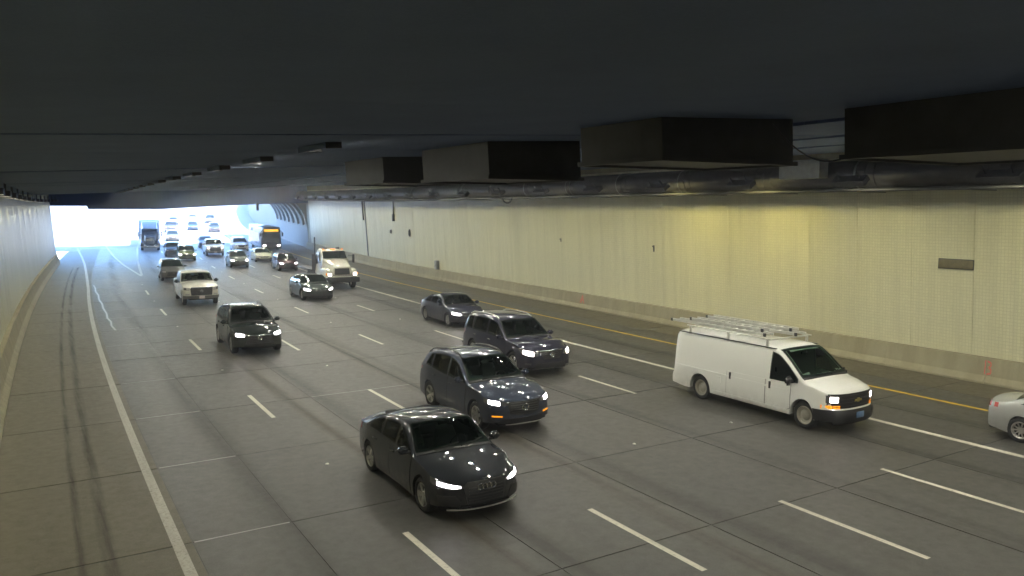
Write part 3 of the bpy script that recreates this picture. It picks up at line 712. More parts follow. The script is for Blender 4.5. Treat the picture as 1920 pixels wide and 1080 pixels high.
        if cut:
            g = self.sp['glass']
            for i, (x, sc) in enumerate(zip(xs, secs)):
                for k, (y, z) in enumerate(sc):
                    hit = False
                    if k >= 19:
                        for key, bw in (('ws', g.get('bow', .10)), ('rw', -.10)):
                            if key not in g: continue
                            x0, x1 = g[key]; ye = self.side(x, self.ze(x)) - .075; uu = y / ye
                            vv = (x - x0 + bw * .8 * uu * uu) / (x1 - x0)
                            if .09 < vv < .93 and abs(uu) < .96: hit = True
                    elif 9 <= k <= 15:
                        for (xa, xb, *sl) in g['side']:
                            if xa + .02 < x < xb - .02:
                                h = self.ze(x) - g.get('rail', .065) - .012
                                for (X0, Z0, X1, Z1) in sl: h = min(h, Z0 + (Z1 - Z0) * (x - X0) / (X1 - X0) - .012)
                                if self.belt(x) + .03 < z < h or (k == 10 and z < h): hit = True
                    if hit:
                        open_.add(i * W + k); open_.add(i * W + (W - 1 - k))
        bm = bmesh.new(); bv = [bm.verts.new(p) for p in v]
        for q in f:
            if open_ and all(i in open_ for i in q): continue
            try: bm.faces.new([bv[i] for i in q])
            except ValueError: pass
        bmesh.ops.remove_doubles(bm, verts=bm.verts, dist=.0015)
        bmesh.ops.recalc_face_normals(bm, faces=bm.faces)
        me = bpy.data.meshes.new('body'); bm.to_mesh(me); bm.free(); me.materials.append(MATS[mat]); me.shade_smooth(); me.set_sharp_from_angle(angle=R_(38))
        return link(bpy.data.objects.new('body', me), parent)
    # ---- panels lying on the surface
    def fpos(self, q, z, off, sgn=1, end=1):
        L2 = self.L / 2; wf = self.w_(end * L2); qm = wf - self.r; a = abs(q)
        dd = self.w_(end * (L2 - .3)) - self.side(end * (L2 - .3), z)
        if a <= qm: x, y, nx, ny = L2, a, 1, 0
        elif a <= qm + self.r * math.pi / 2:
            t = (a - qm) / self.r; x, y, nx, ny = L2 - self.r * (1 - math.cos(t)), qm + self.r * math.sin(t), math.cos(t), math.sin(t)
        else:
            x = L2 - self.r - (a - qm - self.r * math.pi / 2); y, nx, ny = self.w_(end * x), 0, 1
        k = min(1, max(0, (a - qm * .6) / (wf - qm * .6)))
        y -= dd * k
        return self.D(end * (x + nx * off), math.copysign(y + ny * off, q if q else 1), z)
    def spos(self, x, z, off, sgn): return self.D(x, sgn * (self.side(x, z) + off), z)
    def tpos(self, x, y, off): return self.D(x, y, self.top(x, y) + off)
def resample(poly, n):
    P_ = [Vector((p[0], p[1])) for p in poly]; d = [0]
    for a, b_ in zip(P_[:-1], P_[1:]): d.append(d[-1] + (b_ - a).length)
    out = []
    for i in range(n + 1):
        t = d[-1] * i / n; k = 0
        while k < len(d) - 2 and d[k + 1] < t: k += 1
        q = (t - d[k]) / ((d[k + 1] - d[k]) or 1); out.append(P_[k].lerp(P_[k + 1], min(1, max(0, q))))
    return out
def panel(name, mat, parent, mapf, bottom, top, off=.006, n=10, m=4, skirt=.016):
    """grid between two polylines laid on a surface, with a rim turned back into it"""
    A, B = resample(bottom, n), resample(top, n); v = []; f = []
    for j in range(m + 1):
        for i in range(n + 1):
            q = A[i].lerp(B[i], j / m); v.append(mapf(q.x, q.y, off))
    W = n + 1
    for j in range(m):
        for i in range(n): f.append((j * W + i, j * W + i + 1, (j + 1) * W + i + 1, (j + 1) * W + i))
    ring = [(0, i) for i in range(n + 1)] + [(j, n) for j in range(1, m + 1)] + [(m, i) for i in range(n - 1, -1, -1)] + [(j, 0) for j in range(m - 1, 0, -1)]
    base = len(v)
    for (j, i) in ring: q = A[i].lerp(B[i], j / m); v.append(mapf(q.x, q.y, off - skirt))
    for k in range(len(ring)):
        k2 = (k + 1) % len(ring); a, b_ = ring[k], ring[k2]
        f.append((a[0] * W + a[1], base + k, base + k2, b_[0] * W + b_[1]))
    bm = bmesh.new(); bv = [bm.verts.new(p) for p in v]
    for q in f:
        try: bm.faces.new([bv[i] for i in q])
        except ValueError: pass
    bmesh.ops.remove_doubles(bm, verts=bm.verts, dist=.0004); bmesh.ops.recalc_face_normals(bm, faces=bm.faces)
    me = bpy.data.meshes.new(name); bm.to_mesh(me); bm.free(); me.materials.append(MATS[mat]); me.shade_smooth(); me.set_sharp_from_angle(angle=R_(50))
    return link(bpy.data.objects.new(name, me), parent)
WHEELS = {}
def wheel_meshes(R, W, rim_mat, style):
    key = (round(R, 3), round(W, 3), rim_mat, style)
    if key in WHEELS: return WHEELS[key]
    prof_ = [(-W / 2 + .02, R * .66), (-W / 2, R * .74), (-W / 2, R * .92), (-W / 2 + .025, R * .985), (-W / 4, R), (W / 4, R), (W / 2 - .025, R * .985), (W / 2, R * .92), (W / 2, R * .74), (W / 2 - .02, R * .66)]
    N = 28; v = []; f = []; k = len(prof_)
    for i in range(N):
        a = 2 * math.pi * i / N
        for (y, r) in prof_: v.append((r * math.cos(a), y, r * math.sin(a)))
    for i in range(N):
        for j in range(k - 1): f.append((i * k + j, i * k + j + 1, ((i + 1) % N) * k + j + 1, ((i + 1) % N) * k + j))
    ty = bpy.data.meshes.new('tyre'); ty.from_pydata(v, [], f); ty.materials.append(MATS['rubber']); ty.shade_smooth(); ty.set_sharp_from_angle(angle=R_(50))
    mb = MB(); rr = R * .68
    lipp = [(W / 2 - .012, rr), (W / 2 - .004, rr - .012), (W / 2 - .02, rr - .035), (-W / 2 + .06, rr - .045)]
    v = []; f = []
    for i in range(N):
        a = 2 * math.pi * i / N
        for (y, r) in lipp: v.append((r * math.cos(a), y, r * math.sin(a)))
    for i in range(N):
        for j in range(3): f.append((i * 4 + j, i * 4 + j + 1, ((i + 1) % N) * 4 + j + 1, ((i + 1) % N) * 4 + j))
    mb.add(v, f)
    if style == 'steel':
        for (y0, r0, y1, r1) in ((W / 2 - .05, rr - .03, W / 2 - .075, R * .42), (W / 2 - .075, R * .42, W / 2 - .03, R * .3), (W / 2 - .03, R * .3, W / 2 - .01, R * .16), (W / 2 - .01, R * .16, W / 2 - .005, .001)):
            n0 = []; 
            for i in range(N):
                a = 2 * math.pi * i / N; n0 += [(r0 * math.cos(a), y0, r0 * math.sin(a)), (r1 * math.cos(a), y1, r1 * math.sin(a))]
            mb.add(n0, [(2 * i, 2 * i + 1, (2 * i + 3) % (2 * N), (2 * i + 2) % (2 * N)) for i in range(N)])
    else:
        ns = 10 if style == 'multi' else 5
        for i in range(ns):
            a = 2 * math.pi * i / ns; ca, sa = math.cos(a), math.sin(a); hw0, hw1 = (.02, .012) if ns == 10 else (.035, .05)
            pts = []
            for (r, hw, y) in ((R * .1, hw0, W / 2 - .03), (rr - .02, hw1, W / 2 - .012)):
                for (t, yy) in ((-hw, y), (hw, y), (hw, y - .03), (-hw, y - .03)): pts.append((r * ca - t * sa, yy, r * sa + t * ca))
            mb.add(pts, [(0, 1, 5, 4), (1, 2, 6, 5), (2, 3, 7, 6), (3, 0, 4, 7), (4, 5, 6, 7)])
        hub = [(R * .16 * math.cos(2 * math.pi * i / 12), W / 2 - .02, R * .16 * math.sin(2 * math.pi * i / 12)) for i in range(12)]
        mb.add(hub + [(x, W / 2 - .06, z) for x, y, z in hub], [tuple(range(12))] + [(i, (i + 1) % 12, 12 + (i + 1) % 12, 12 + i) for i in range(12)])
    rm = bpy.data.meshes.new('rim'); rm.from_pydata(mb.v, [], [tuple(q) for q in mb.f]); rm.materials.append(MATS[rim_mat])
    dk = bpy.data.meshes.new('brake_disc')
    dv = [(rr * .96 * math.cos(2 * math.pi * i / 20), W / 2 - .085, rr * .96 * math.sin(2 * math.pi * i / 20)) for i in range(20)]
    dk.from_pydata(dv, [], [tuple(range(20))]); dk.materials.append(MATS['underbody'])
    WHEELS[key] = (ty, rm, dk); return WHEELS[key]
def add_wheel(parent, x, y, R, W=.23, rim='alloy', style='five'):
    ty, rm, dk = wheel_meshes(R, W, rim, style); w = link(bpy.data.objects.new('wheel', ty), parent)
    w.location = (x, y, R)
    w.rotation_euler = (0, random.uniform(0, 6.28), 0) if y > 0 else (math.pi, random.uniform(0, 6.28), 0)
    link(bpy.data.objects.new('rim', rm), w); link(bpy.data.objects.new('brake_disc', dk), w)
    return w
def mirror_part(S, parent, sgn, x, mat, size=(.11, .10, .075)):
    z = S.belt(x) + .07; y0 = S.side(x, z)
    bm = bmesh.new(); bmesh.ops.create_cube(bm, size=1.0)
    bmesh.ops.scale(bm, vec=(size[0] * 1.5, size[1] * 2.0, size[2] * 2), verts=bm.verts)
    bmesh.ops.bevel(bm, geom=bm.edges[:], offset=min(size) * .6, segments=3, affect='EDGES')
    for q in bm.verts:
        if q.co.x < -size[0] * .5: q.co.x = -size[0] * .5
    bmesh.ops.translate(bm, vec=(x, sgn * (y0 + .05 + size[1]), z + .03), verts=bm.verts)
    me = bpy.data.meshes.new('mirror'); bm.to_mesh(me); bm.free(); me.materials.append(MATS[mat]); me.shade_smooth(); me.set_sharp_from_angle(angle=R_(50))
    o = link(bpy.data.objects.new('mirror', me), parent)
    box('mirror_arm', (x - .03, x + .05), tuple(sorted((sgn * (y0 - .03), sgn * (y0 + .09)))), (z - .045, z + .005), 'dark_trim', o, .01)
    return o
def loft(name, secs, mat, parent, n=6, smooth=35):
    """rounded-rectangle sections: (x, half width, z0, z1, corner radius, top half width)"""
    v = []; f = []; ring = None
    for (x, w, z0, z1, r, wt) in secs:
        pts = []
        for (cx_, cz, a0, ww) in ((1, 0, -90, w), (1, 1, 0, wt), (-1, 1, 90, wt), (-1, 0, 180, w)):
            for k in range(n + 1):
                a = R_(a0 + 90 * k / n); pts.append((x, cx_ * (ww - r) + r * math.cos(a), (z1 - r if cz else z0 + r) + r * math.sin(a)))
        v += pts; ring = len(pts)
    for i in range(len(secs) - 1):
        for k in range(ring): f.append((i * ring + k, i * ring + (k + 1) % ring, (i + 1) * ring + (k + 1) % ring, (i + 1) * ring + k))
    f.append(tuple(range(ring))); f.append(tuple(range((len(secs) - 1) * ring + ring - 1, (len(secs) - 1) * ring - 1, -1)))
    return mesh_obj(name, v, f, mat, parent, smooth)
def interior(S, root, sp):
    g = sp['glass']; xd = g['ws'][0] - .42; zb = S.belt(xd); w = S.side(xd, zb) - .12
    box('dashboard', (xd - .10, g['ws'][0] - .02), (-w, w), (zb - .30, zb - .03), 'dash_plastic', root, .04)
    c = Vector((xd - .17, .36, zb - .02)); pts = [(c.x + .08 * math.cos(a), c.y + .18 * math.sin(a), c.z + .17 * math.cos(a)) for a in [2 * math.pi * k / 16 for k in range(17)]]
    MB().tube(pts, .016, 6, cap=False).build('steering_wheel', 'rubber', root, 60)
    zr = S.zt(0) - .18; xf = xd - .82
    for (x, ys) in ((xf, (-.37, .37)), (xf - .95, (-.40, .40))):
        if x < g['side'][0][0] + .1: continue
        for y in ys:
            st = loft('seat', [(x + .12, .24, .55, zb + .0, .08, .22), (x + .02, .25, .55, zr - .17, .09, .19), (x - .10, .24, .55, zr - .20, .08, .18)], 'seat_cloth', root)
            box('headrest', (x - .10, x + .02), (y - .13, y + .13), (zr - .16, zr + .03), 'seat_cloth', st, .04); st.location.y = y
            st.children[0].location.y = -y
    p0 = S.tpos(g['ws'][1] + .10, 0, 0); box('rear_view_mirror', (p0.x - .06, p0.x - .03), (-.12, .12), (p0.z - .13, p0.z - .06), 'dash_plastic', root, .01)
    box('cabin_floor', (g['side'][0][0] - .3, xd), (-w - .05, w + .05), (.50, .54), 'dash_plastic', root)
def car(name, sp, M, label, paint, cat, lit='headlamp', group=None, detail=2):
    root = empty(name, M); tag(root, label, cat, group); S = Shape(sp); L2 = sp['L'] / 2
    S.body(paint, root, cut=detail > 1)
    gm, wm_ = ('glass', 'windshield_glass') if detail > 1 else ('dark_glass', 'dark_glass')
    if detail > 1: interior(S, root, sp)
    wb = min(S.w(0), S.w(1)) - .30
    box('underbody', (-L2 + .12, L2 - .22), (-wb, wb), (sp['zb'] - .02, sp['zb'] + .42), 'underbody', root)
    for xc in sp['axles']: box('wheel_housing', (xc - sp['R'] * 1.05, xc + sp['R'] * 1.05), (-wb, wb), (sp['zb'], sp['R'] * 2.14), 'underbody', root)
    g = sp['glass']
    def ts(q, y, off): return S.tpos(q, y, off)
    # windshield and rear window
    def screen(nm_, x0, x1, bow0, bow1, mrg, mat):
        def mp(uu, vv, off):
            x = x0 + (x1 - x0) * vv - (bow0 + (bow1 - bow0) * vv) * uu * uu
            return S.tpos(x, uu * (S.side(x, S.ze(x)) - mrg), off)
        o_ = panel(nm_, mat, root, mp, [(-1, 0), (1, 0)], [(-1, 1), (1, 1)], off=.010, n=16, m=8, skirt=.02)
        if detail > 1:                                             # black ceramic edge under the glass
            for (a0, a1, b0, b1) in ((-1.03, 1.03, -.03, .10), (-1.03, 1.03, .93, 1.03), (-1.03, -.93, .08, .95), (.93, 1.03, .08, .95)):
                panel('seal', 'black_plastic', o_, mp, [(a0, b0), (a1, b0)], [(a0, b1), (a1, b1)], off=.006, n=14, m=6, skirt=.008)
        return o_
    ws = screen('windshield', g['ws'][0], g['ws'][1], g.get('bow', .10), g.get('bow', .10) * .5, .075, wm_)
    def cowl(uu, vv, off):
        x = g['ws'][0] + .07 * (1 - vv) - g.get('bow', .10) * uu * uu; return S.tpos(x, uu * (S.side(x, S.ze(x)) - .06), off)
    panel('cowl', 'black_plastic', root, cowl, [(-1, 0), (1, 0)], [(-1, 1), (1, 1)], off=.012, n=14, m=1)
    if detail > 1:
        for y0 in (-.45, .1):
            pts = [ts(g['ws'][0] + .03 - .12 * ((y0 + .6 * t) / .8) ** 2 - (.10 * t), y0 + .55 * t, .028) for t in (0, .33, .66, 1)]
            MB().tube(pts, .011, 5).build('wiper', 'rubber', ws)
    if 'rw' in g: screen('rear_window', g['rw'][0], g['rw'][1], -.10, -.05, .075, gm)
    # side windows: each pane between pillars, under the roof rail and above the belt
    for sgn in (-1, 1):
        for (xa, xb, *sl) in g['side']:
            lo = []; hi = []
            for k in range(17):
                x = xa + (xb - xa) * k / 16; l = S.belt(x) + .025; h = S.ze(x) - g.get('rail', .065)
                for (X0, Z0, X1, Z1) in sl:                     # clipping line for a slanted pillar
                    zz = Z0 + (Z1 - Z0) * (x - X0) / (X1 - X0); h = min(h, zz)
                lo.append((x, l)); hi.append((x, max(l + .002, h)))
            panel('side_window', gm, root, lambda x, z, off, s_=sgn: S.spos(x, z, off, s_), lo, hi, off=.006, n=16, m=4)
        if detail > 0:
            for (xa, xb, zlo) in sp.get('doors', []):
                bl = [(xa + (xb - xa) * k / 8, zlo if not callable(zlo) else zlo(xa + (xb - xa) * k / 8)) for k in range(9)]
                bl = [(x, max(z, S.zb(x) + .05)) for x, z in bl]; tl = [(x, S.belt(x) - .012) for x, _ in bl]
                panel('door_gap', 'underbody', root, lambda x, z, off, s_=sgn: S.spos(x, z, off, s_), [(bl[0][0] - .012, bl[0][1] - .012)] + bl[1:-1] + [(bl[-1][0] + .012, bl[-1][1] - .012)], [(tl[0][0] - .012, tl[0][1])] + tl[1:-1] + [(tl[-1][0] + .012, tl[-1][1])], off=.004, n=10, m=6, skirt=.006)
                dr = panel('door', paint, root, lambda x, z, off, s_=sgn: S.spos(x, z, off, s_), bl, tl, off=.0085, n=10, m=6, skirt=.005)
                hx = xa + .14; hz = S.belt(hx) - .14
                y_ = S.side(hx, hz)
                hw_, hh_ = (.03, .10) if sp.get('tall_handle') else (.09, .016)
                box('handle', (hx - hw_, hx + hw_), tuple(sorted((sgn * (y_ - .004), sgn * (y_ + .034)))), (hz - hh_, hz + hh_), sp.get('handle', paint), dr, .008)
        if 'mirror' in sp: mirror_part(S, root, sgn, sp['mirror'], sp.get('mirror_mat', paint), sp.get('mirror_size', (.11, .10, .07)))
        for xc in sp['axles']: add_wheel(root, xc, sgn * (S.w(xc) - sp.get('tread', .135)), sp['R'], sp.get('tw', .22), sp.get('rim', 'alloy'), sp.get('rim_style', 'five'))
        # lamps
        h = sp['lamp']
        fm = lambda q, z, off, s_=sgn: S.fpos(s_ * q, z, off)
        hl = panel('headlight', 'lamp_lens', root, fm, h[0], h[1], off=.008, n=10, m=3)
        c0 = sp.get('beam', ((.25, .8), (.15, .85)))
        A, B = resample(h[0], 10), resample(h[1], 10)
        i0, i1 = int(c0[0][0] * 10), int(c0[0][1] * 10)
        bt = [tuple(A[i].lerp(B[i], c0[1][0])) for i in range(i0, i1 + 1)]; tp = [tuple(A[i].lerp(B[i], c0[1][1])) for i in range(i0, i1 + 1)]
        if lit: panel('beam', lit, hl, fm, bt, tp, off=.013, n=8, m=2, skirt=.004)
        else: panel('beam', 'headlamp_off', hl, fm, bt, tp, off=.013, n=8, m=2, skirt=.004)
        for (nm_, mat, bt, tp) in sp.get('front_pairs', []): panel(nm_, mat, root, fm, bt, tp, off=.010, n=8, m=2)
        if 'tail_lamp' in sp:
            t = sp['tail_lamp']; panel('tail_light', 'tail_red', root, lambda q, z, off, s_=sgn: S.fpos(s_ * q, z, off, end=-1), t[0], t[1], off=.008, n=8, m=3)
        if 'rails' in sp:
            x0, x1 = sp['rails']; pts = []
            for k in range(9):
                x = x0 + (x1 - x0) * k / 8; z = S.ze(x); lift = .055 if 0 < k < 8 else .0
                pts.append((x, sgn * (S.side(x, z) - .10), S.top(x, S.side(x, z) - .10) + lift))
            MB().tube(pts, .02, 6).build('roof_rail', sp.get('rail_mat', 'dark_trim'), root, 60)
    for (nm_, mat, bt, tp, off) in sp.get('front', []):
        pn = panel(nm_, mat, root, lambda q, z, o: S.fpos(q, z, o), bt, tp, off=off, n=16, m=3)
        if nm_ == 'grille' and sp.get('slats'):
            z0, z1 = max(bt[0][1], bt[-1][1]), min(p[1] for p in tp); k = sp['slats']; hw = min(abs(bt[0][0]), abs(tp[0][0])) - .02
            for i in range(k):
                z = z0 + (z1 - z0) * (i + .6) / (k + .2)
                panel('slat', sp.get('slat_mat', 'dark_trim'), pn, lambda q, zz, o: S.fpos(q, zz, o), [(-hw, z - .008), (hw, z - .008)], [(-hw, z + .008), (hw, z + .008)], off=off + .012, n=12, m=1, skirt=.012)
    for fn in sp.get('extra', []): fn(S, root)
    return root
def rings(S, root):                     # four interlocked rings on the grille
    for i in range(4):
        c = S.fpos(-.1275 + .085 * i, .60, .030); pts = [(c.x, c.y + .056 * math.cos(a), c.z + .056 * math.sin(a)) for a in [2 * math.pi * k / 16 for k in range(17)]]
        MB().tube(pts, .008, 5, cap=False).build('emblem_ring', 'chrome', root, 60)
def ring_emblem(z, r):
    def fn(S, root):
        c = S.fpos(0, z, .030); pts = [(c.x, c.y + r * math.cos(a), c.z + r * math.sin(a)) for a in [2 * math.pi * k / 18 for k in range(19)]]
        MB().tube(pts, .012, 5, cap=False).build('emblem', 'chrome', root, 60); box('emblem_bar', (c.x - .006, c.x + .012), (c.y - r * 1.15, c.y + r * 1.15), (c.z - .014, c.z + .014), 'chrome', root, .004)
    return fn
def wing_emblem(z, r):
    def fn(S, root):
        c = S.fpos(0, z, .028); pts = [(c.x, c.y + r * 1.25 * math.cos(a), c.z + r * math.sin(a)) for a in [2 * math.pi * k / 18 for k in range(19)]]
        MB().tube(pts, .009, 5, cap=False).build('emblem', 'chrome', root, 60)
        MB().tube([(c.x, c.y - r, c.z + r * .5), (c.x, c.y, c.z - r * .3), (c.x, c.y + r, c.z + r * .5)], .008, 5).build('emblem_wing', 'chrome', root, 60)
    return fn
def bowtie(S, root):
    c = S.fpos(0, .88, .036); w, h = .15, .055
    pts = [(-w, -.028), (-.05, -.028), (-.05, -h), (.05, -h), (.05, -.028), (w, -.028), (w * .9, .028), (.05, .028), (.05, h), (-.05, h), (-.05, .028), (-w * .9, .028)]
    v = [(c.x, c.y + a, c.z + b_) for a, b_ in pts] + [(c.x + .012, c.y + a * .96, c.z + b_ * .92) for a, b_ in pts]; n = len(pts)
    mesh_obj('emblem', v, [tuple(range(n, 2 * n))] + [(i, (i + 1) % n, n + (i + 1) % n, n + i) for i in range(n)], 'gold', root)
def plate(mat, z):
    def fn(S, root):
        c = S.fpos(0, z, .07 if z < .505 else .06); box('license_plate', (c.x - .008, c.x + .006), (-.155, .155), (z - .08, z + .08), mat, root, .004)
    return fn
SPEC = {}
SPEC['sedan'] = dict(L=4.5, zb=.20, R=.325, axles=(1.40, -1.24), arch=1.12, r_end=.10, bow_f=.30, bow_r=.18,
    top=[(-2.25, .97), (-2.1, 1.03), (-1.8, 1.075), (-1.5, 1.13), (-1.1, 1.27), (-.7, 1.375), (-.2, 1.425), (.1, 1.42), (.35, 1.375), (.7, 1.19), (1.0, 1.005), (1.12, .965), (1.6, .905), (2.0, .82), (2.25, .73)],
    belt=[(-2.25, .92), (-1.5, .965), (0, .93), (.9, .90), (1.5, .84), (2.0, .755), (2.25, .70)],
    plan=[(-2.25, .80), (-1.9, .86), (-1.2, .905), (0, .895), (1.3, .91), (1.9, .885), (2.25, .83)],
    nose=[(0, -.12), (.2, -.02), (.32, 0), (.55, -.01), (.68, -.05), (.8, -.15), (1.2, -.25)],
    glass=dict(ws=(1.04, .36), rw=(-1.52, -.84), side=[(-1.28, -.62, (-1.28, .97, -.75, 1.36)), (-.54, .10), (.18, .90)], rail=.06),
    doors=[(-1.0, -.12, lambda x: .27 + max(0, (-.72 - x)) * 1.5), (-.10, .92, .27)], mirror=.78,
    lamp=([(.42, .60), (.62, .57), (.80, .60), (1.02, .66)], [(.42, .63), (.62, .68), (.80, .72), (1.02, .74)]), beam=((.15, .72), (.28, .82)),
    front=[('grille', 'black_plastic', [(-.36, .30), (.36, .30)], [(-.43, .62), (-.34, .69), (.34, .69), (.43, .62)], .010), ('splitter', 'aluminium', [(-.72, .205), (.72, .205)], [(-.72, .232), (.72, .232)], .035)],
    front_pairs=[('air_intake', 'black_plastic', [(.50, .26), (.82, .30)], [(.47, .34), (.56, .47), (.84, .47)])], slats=6, tail_lamp=([(.42, .78), (1.0, .80)], [(.42, .92), (1.0, .92)]), extra=[rings], rim_style='five', tum=.42, tum2=.25)
def variant(base, **kw): d = dict(SPEC[base]); d.update(kw); return d
SPEC['sedan_plain'] = variant('sedan', extra=[ring_emblem(.62, .05)], front=[('grille', 'black_plastic', [(-.40, .50), (.40, .50)], [(-.44, .62), (.44, .62)], .008), ('lower_intake', 'black_plastic', [(-.55, .27), (.55, .27)], [(-.50, .42), (.50, .42)], .008)], slats=3, beam=((.2, .85), (.1, .95)), rim_style='multi')
SPEC['suv'] = dict(L=4.57, zb=.23, R=.36, axles=(1.42, -1.28), arch=1.14, bow_f=.26, bow_r=.16,
    top=[(-2.285, 1.12), (-2.2, 1.21), (-2.0, 1.36), (-1.7, 1.52), (-1.2, 1.625), (-.55, 1.675), (-.15, 1.66), (.18, 1.59), (.5, 1.425), (.82, 1.215), (.98, 1.125), (1.1, 1.095), (1.6, 1.06), (2.0, .99), (2.18, .93), (2.285, .86)],
    belt=[(-2.285, 1.07), (-1.5, 1.13), (-.6, 1.07), (.9, 1.02), (1.6, .975), (2.05, .89), (2.285, .81)],
    plan=[(-2.285, .83), (-1.9, .885), (-1.2, .92), (0, .91), (1.3, .925), (1.9, .905), (2.285, .86)],
    nose=[(0, -.12), (.25, -.02), (.4, 0), (.62, 0), (.8, -.04), (.92, -.12), (1.3, -.25)],
    glass=dict(ws=(.97, .22), rw=(-2.17, -1.72), side=[(-1.62, -1.20, (-1.66, 1.13, -1.30, 1.50)), (-1.12, -.26), (-.18, .80)], rail=.065),
    doors=[(-1.10, -.18, lambda x: .36 + max(0, (-.78 - x)) * 1.6), (-.16, .88, .36)], mirror=.66,
    lamp=([(.46, .72), (.7, .72), (1.05, .79)], [(.46, .80), (.7, .845), (1.05, .88)]), beam=((.3, .7), (.1, .9)),
    front=[('grille', 'black_plastic', [(-.40, .52), (-.2, .47), (.2, .47), (.40, .52)], [(-.47, .80), (.47, .80)], .010), ('lower_intake', 'black_plastic', [(-.70, .28), (.70, .28)], [(-.62, .40), (.62, .40)], .008), ('skid_trim', 'aluminium', [(-.5, .245), (.5, .245)], [(-.5, .265), (.5, .265)], .02)],
    front_pairs=[('turn_signal', 'amber', [(.58, .445), (.80, .455)], [(.58, .475), (.80, .49)])], slats=5, tail_lamp=([(.45, .95), (1.0, .97)], [(.45, 1.05), (1.0, 1.06)]), rails=(-1.7, .15), extra=[wing_emblem(.66, .075)], tum=.34, tum2=.2)
SPEC['big_suv'] = dict(L=5.0, zb=.24, R=.375, axles=(1.50, -1.40), arch=1.14, bow_f=.28, bow_r=.14,
    top=[(-2.5, 1.15), (-2.43, 1.30), (-2.25, 1.55), (-2.05, 1.68), (-1.6, 1.74), (-.6, 1.77), (0, 1.74), (.22, 1.675), (.55, 1.47), (.9, 1.23), (1.05, 1.15), (1.18, 1.12), (1.8, 1.08), (2.2, 1.01), (2.5, .88)],
    belt=[(-2.5, 1.10), (-1.5, 1.13), (0, 1.09), (1.1, 1.05), (1.7, 1.0), (2.2, .90), (2.5, .83)],
    plan=[(-2.5, .88), (-2.1, .94), (-1.2, .975), (0, .965), (1.4, .975), (2.1, .95), (2.5, .88)],
    nose=[(0, -.12), (.25, -.02), (.4, 0), (.65, 0), (.85, -.05), (.95, -.13), (1.3, -.25)],
    glass=dict(ws=(1.03, .28), rw=(-2.42, -2.08), side=[(-2.15, -1.50, (-2.15, 1.15, -1.98, 1.70)), (-1.40, -.40), (-.31, .86)], rail=.07),
    doors=[(-1.32, -.30, lambda x: .38 + max(0, (-.9 - x)) * 1.6), (-.28, 1.02, .38)], mirror=.74, handle='chrome',
    lamp=([(.50, .70), (.7, .67), (.95, .74), (1.25, .86)], [(.50, .80), (.7, .86), (.95, .90), (1.25, .93)]), beam=((.2, .6), (.1, .9)),
    front=[('grille', 'black_plastic', [(-.30, .58), (.30, .58)], [(-.46, .84), (.46, .84)], .010), ('grille_bar', 'chrome', [(-.46, .845), (.46, .845)], [(-.46, .872), (.46, .872)], .018), ('lower_intake', 'black_plastic', [(-.62, .30), (.62, .30)], [(-.55, .46), (.55, .46)], .008), ('bumper_trim', 'chrome', [(-.75, .275), (.75, .275)], [(-.75, .29), (.75, .29)], .02)],
    front_pairs=[('fog_lamp', 'lamp_lens', [(.72, .40), (.88, .41)], [(.72, .46), (.88, .47)])], slats=4, tail_lamp=([(.6, .95), (1.05, .95)], [(.6, 1.10), (1.05, 1.10)]), rails=(-2.0, .1), rail_mat='aluminium', extra=[ring_emblem(.73, .075)], tum=.30, tum2=.16)
SPEC['crossover'] = variant('suv', L=4.45, top=[(-2.225, 1.10), (-2.12, 1.20), (-1.9, 1.35), (-1.6, 1.48), (-1.1, 1.57), (-.5, 1.61), (-.1, 1.595), (.2, 1.53), (.5, 1.375), (.82, 1.17), (.98, 1.085), (1.1, 1.06), (1.6, 1.02), (2.0, .94), (2.225, .83)],
    belt=[(-2.225, 1.06), (-1.5, 1.07), (0, 1.0), (1.0, .965), (1.6, .91), (2.05, .83), (2.225, .77)], plan=[(-2.225, .82), (-1.9, .87), (-1.2, .905), (0, .895), (1.3, .91), (1.9, .885), (2.225, .84)],
    glass=dict(ws=(.97, .22), rw=(-2.1, -1.62), side=[(-1.6, -1.15, (-1.62, 1.08, -1.3, 1.46)), (-1.07, -.22), (-.14, .80)], rail=.065), front_pairs=[], rails=(-1.5, .1),
    lamp=([(.48, .68), (.7, .67), (1.05, .74)], [(.48, .76), (.7, .81), (1.05, .84)]), beam=((.15, .65), (.1, .95)),
    front=[('grille', 'black_plastic', [(-.5, .40), (.5, .40)], [(-.42, .70), (.42, .70)], .010), ('grille_bar', 'chrome', [(-.45, .715), (.45, .715)], [(-.45, .735), (.45, .735)], .014)], extra=[ring_emblem(.62, .06)], rim_style='five')
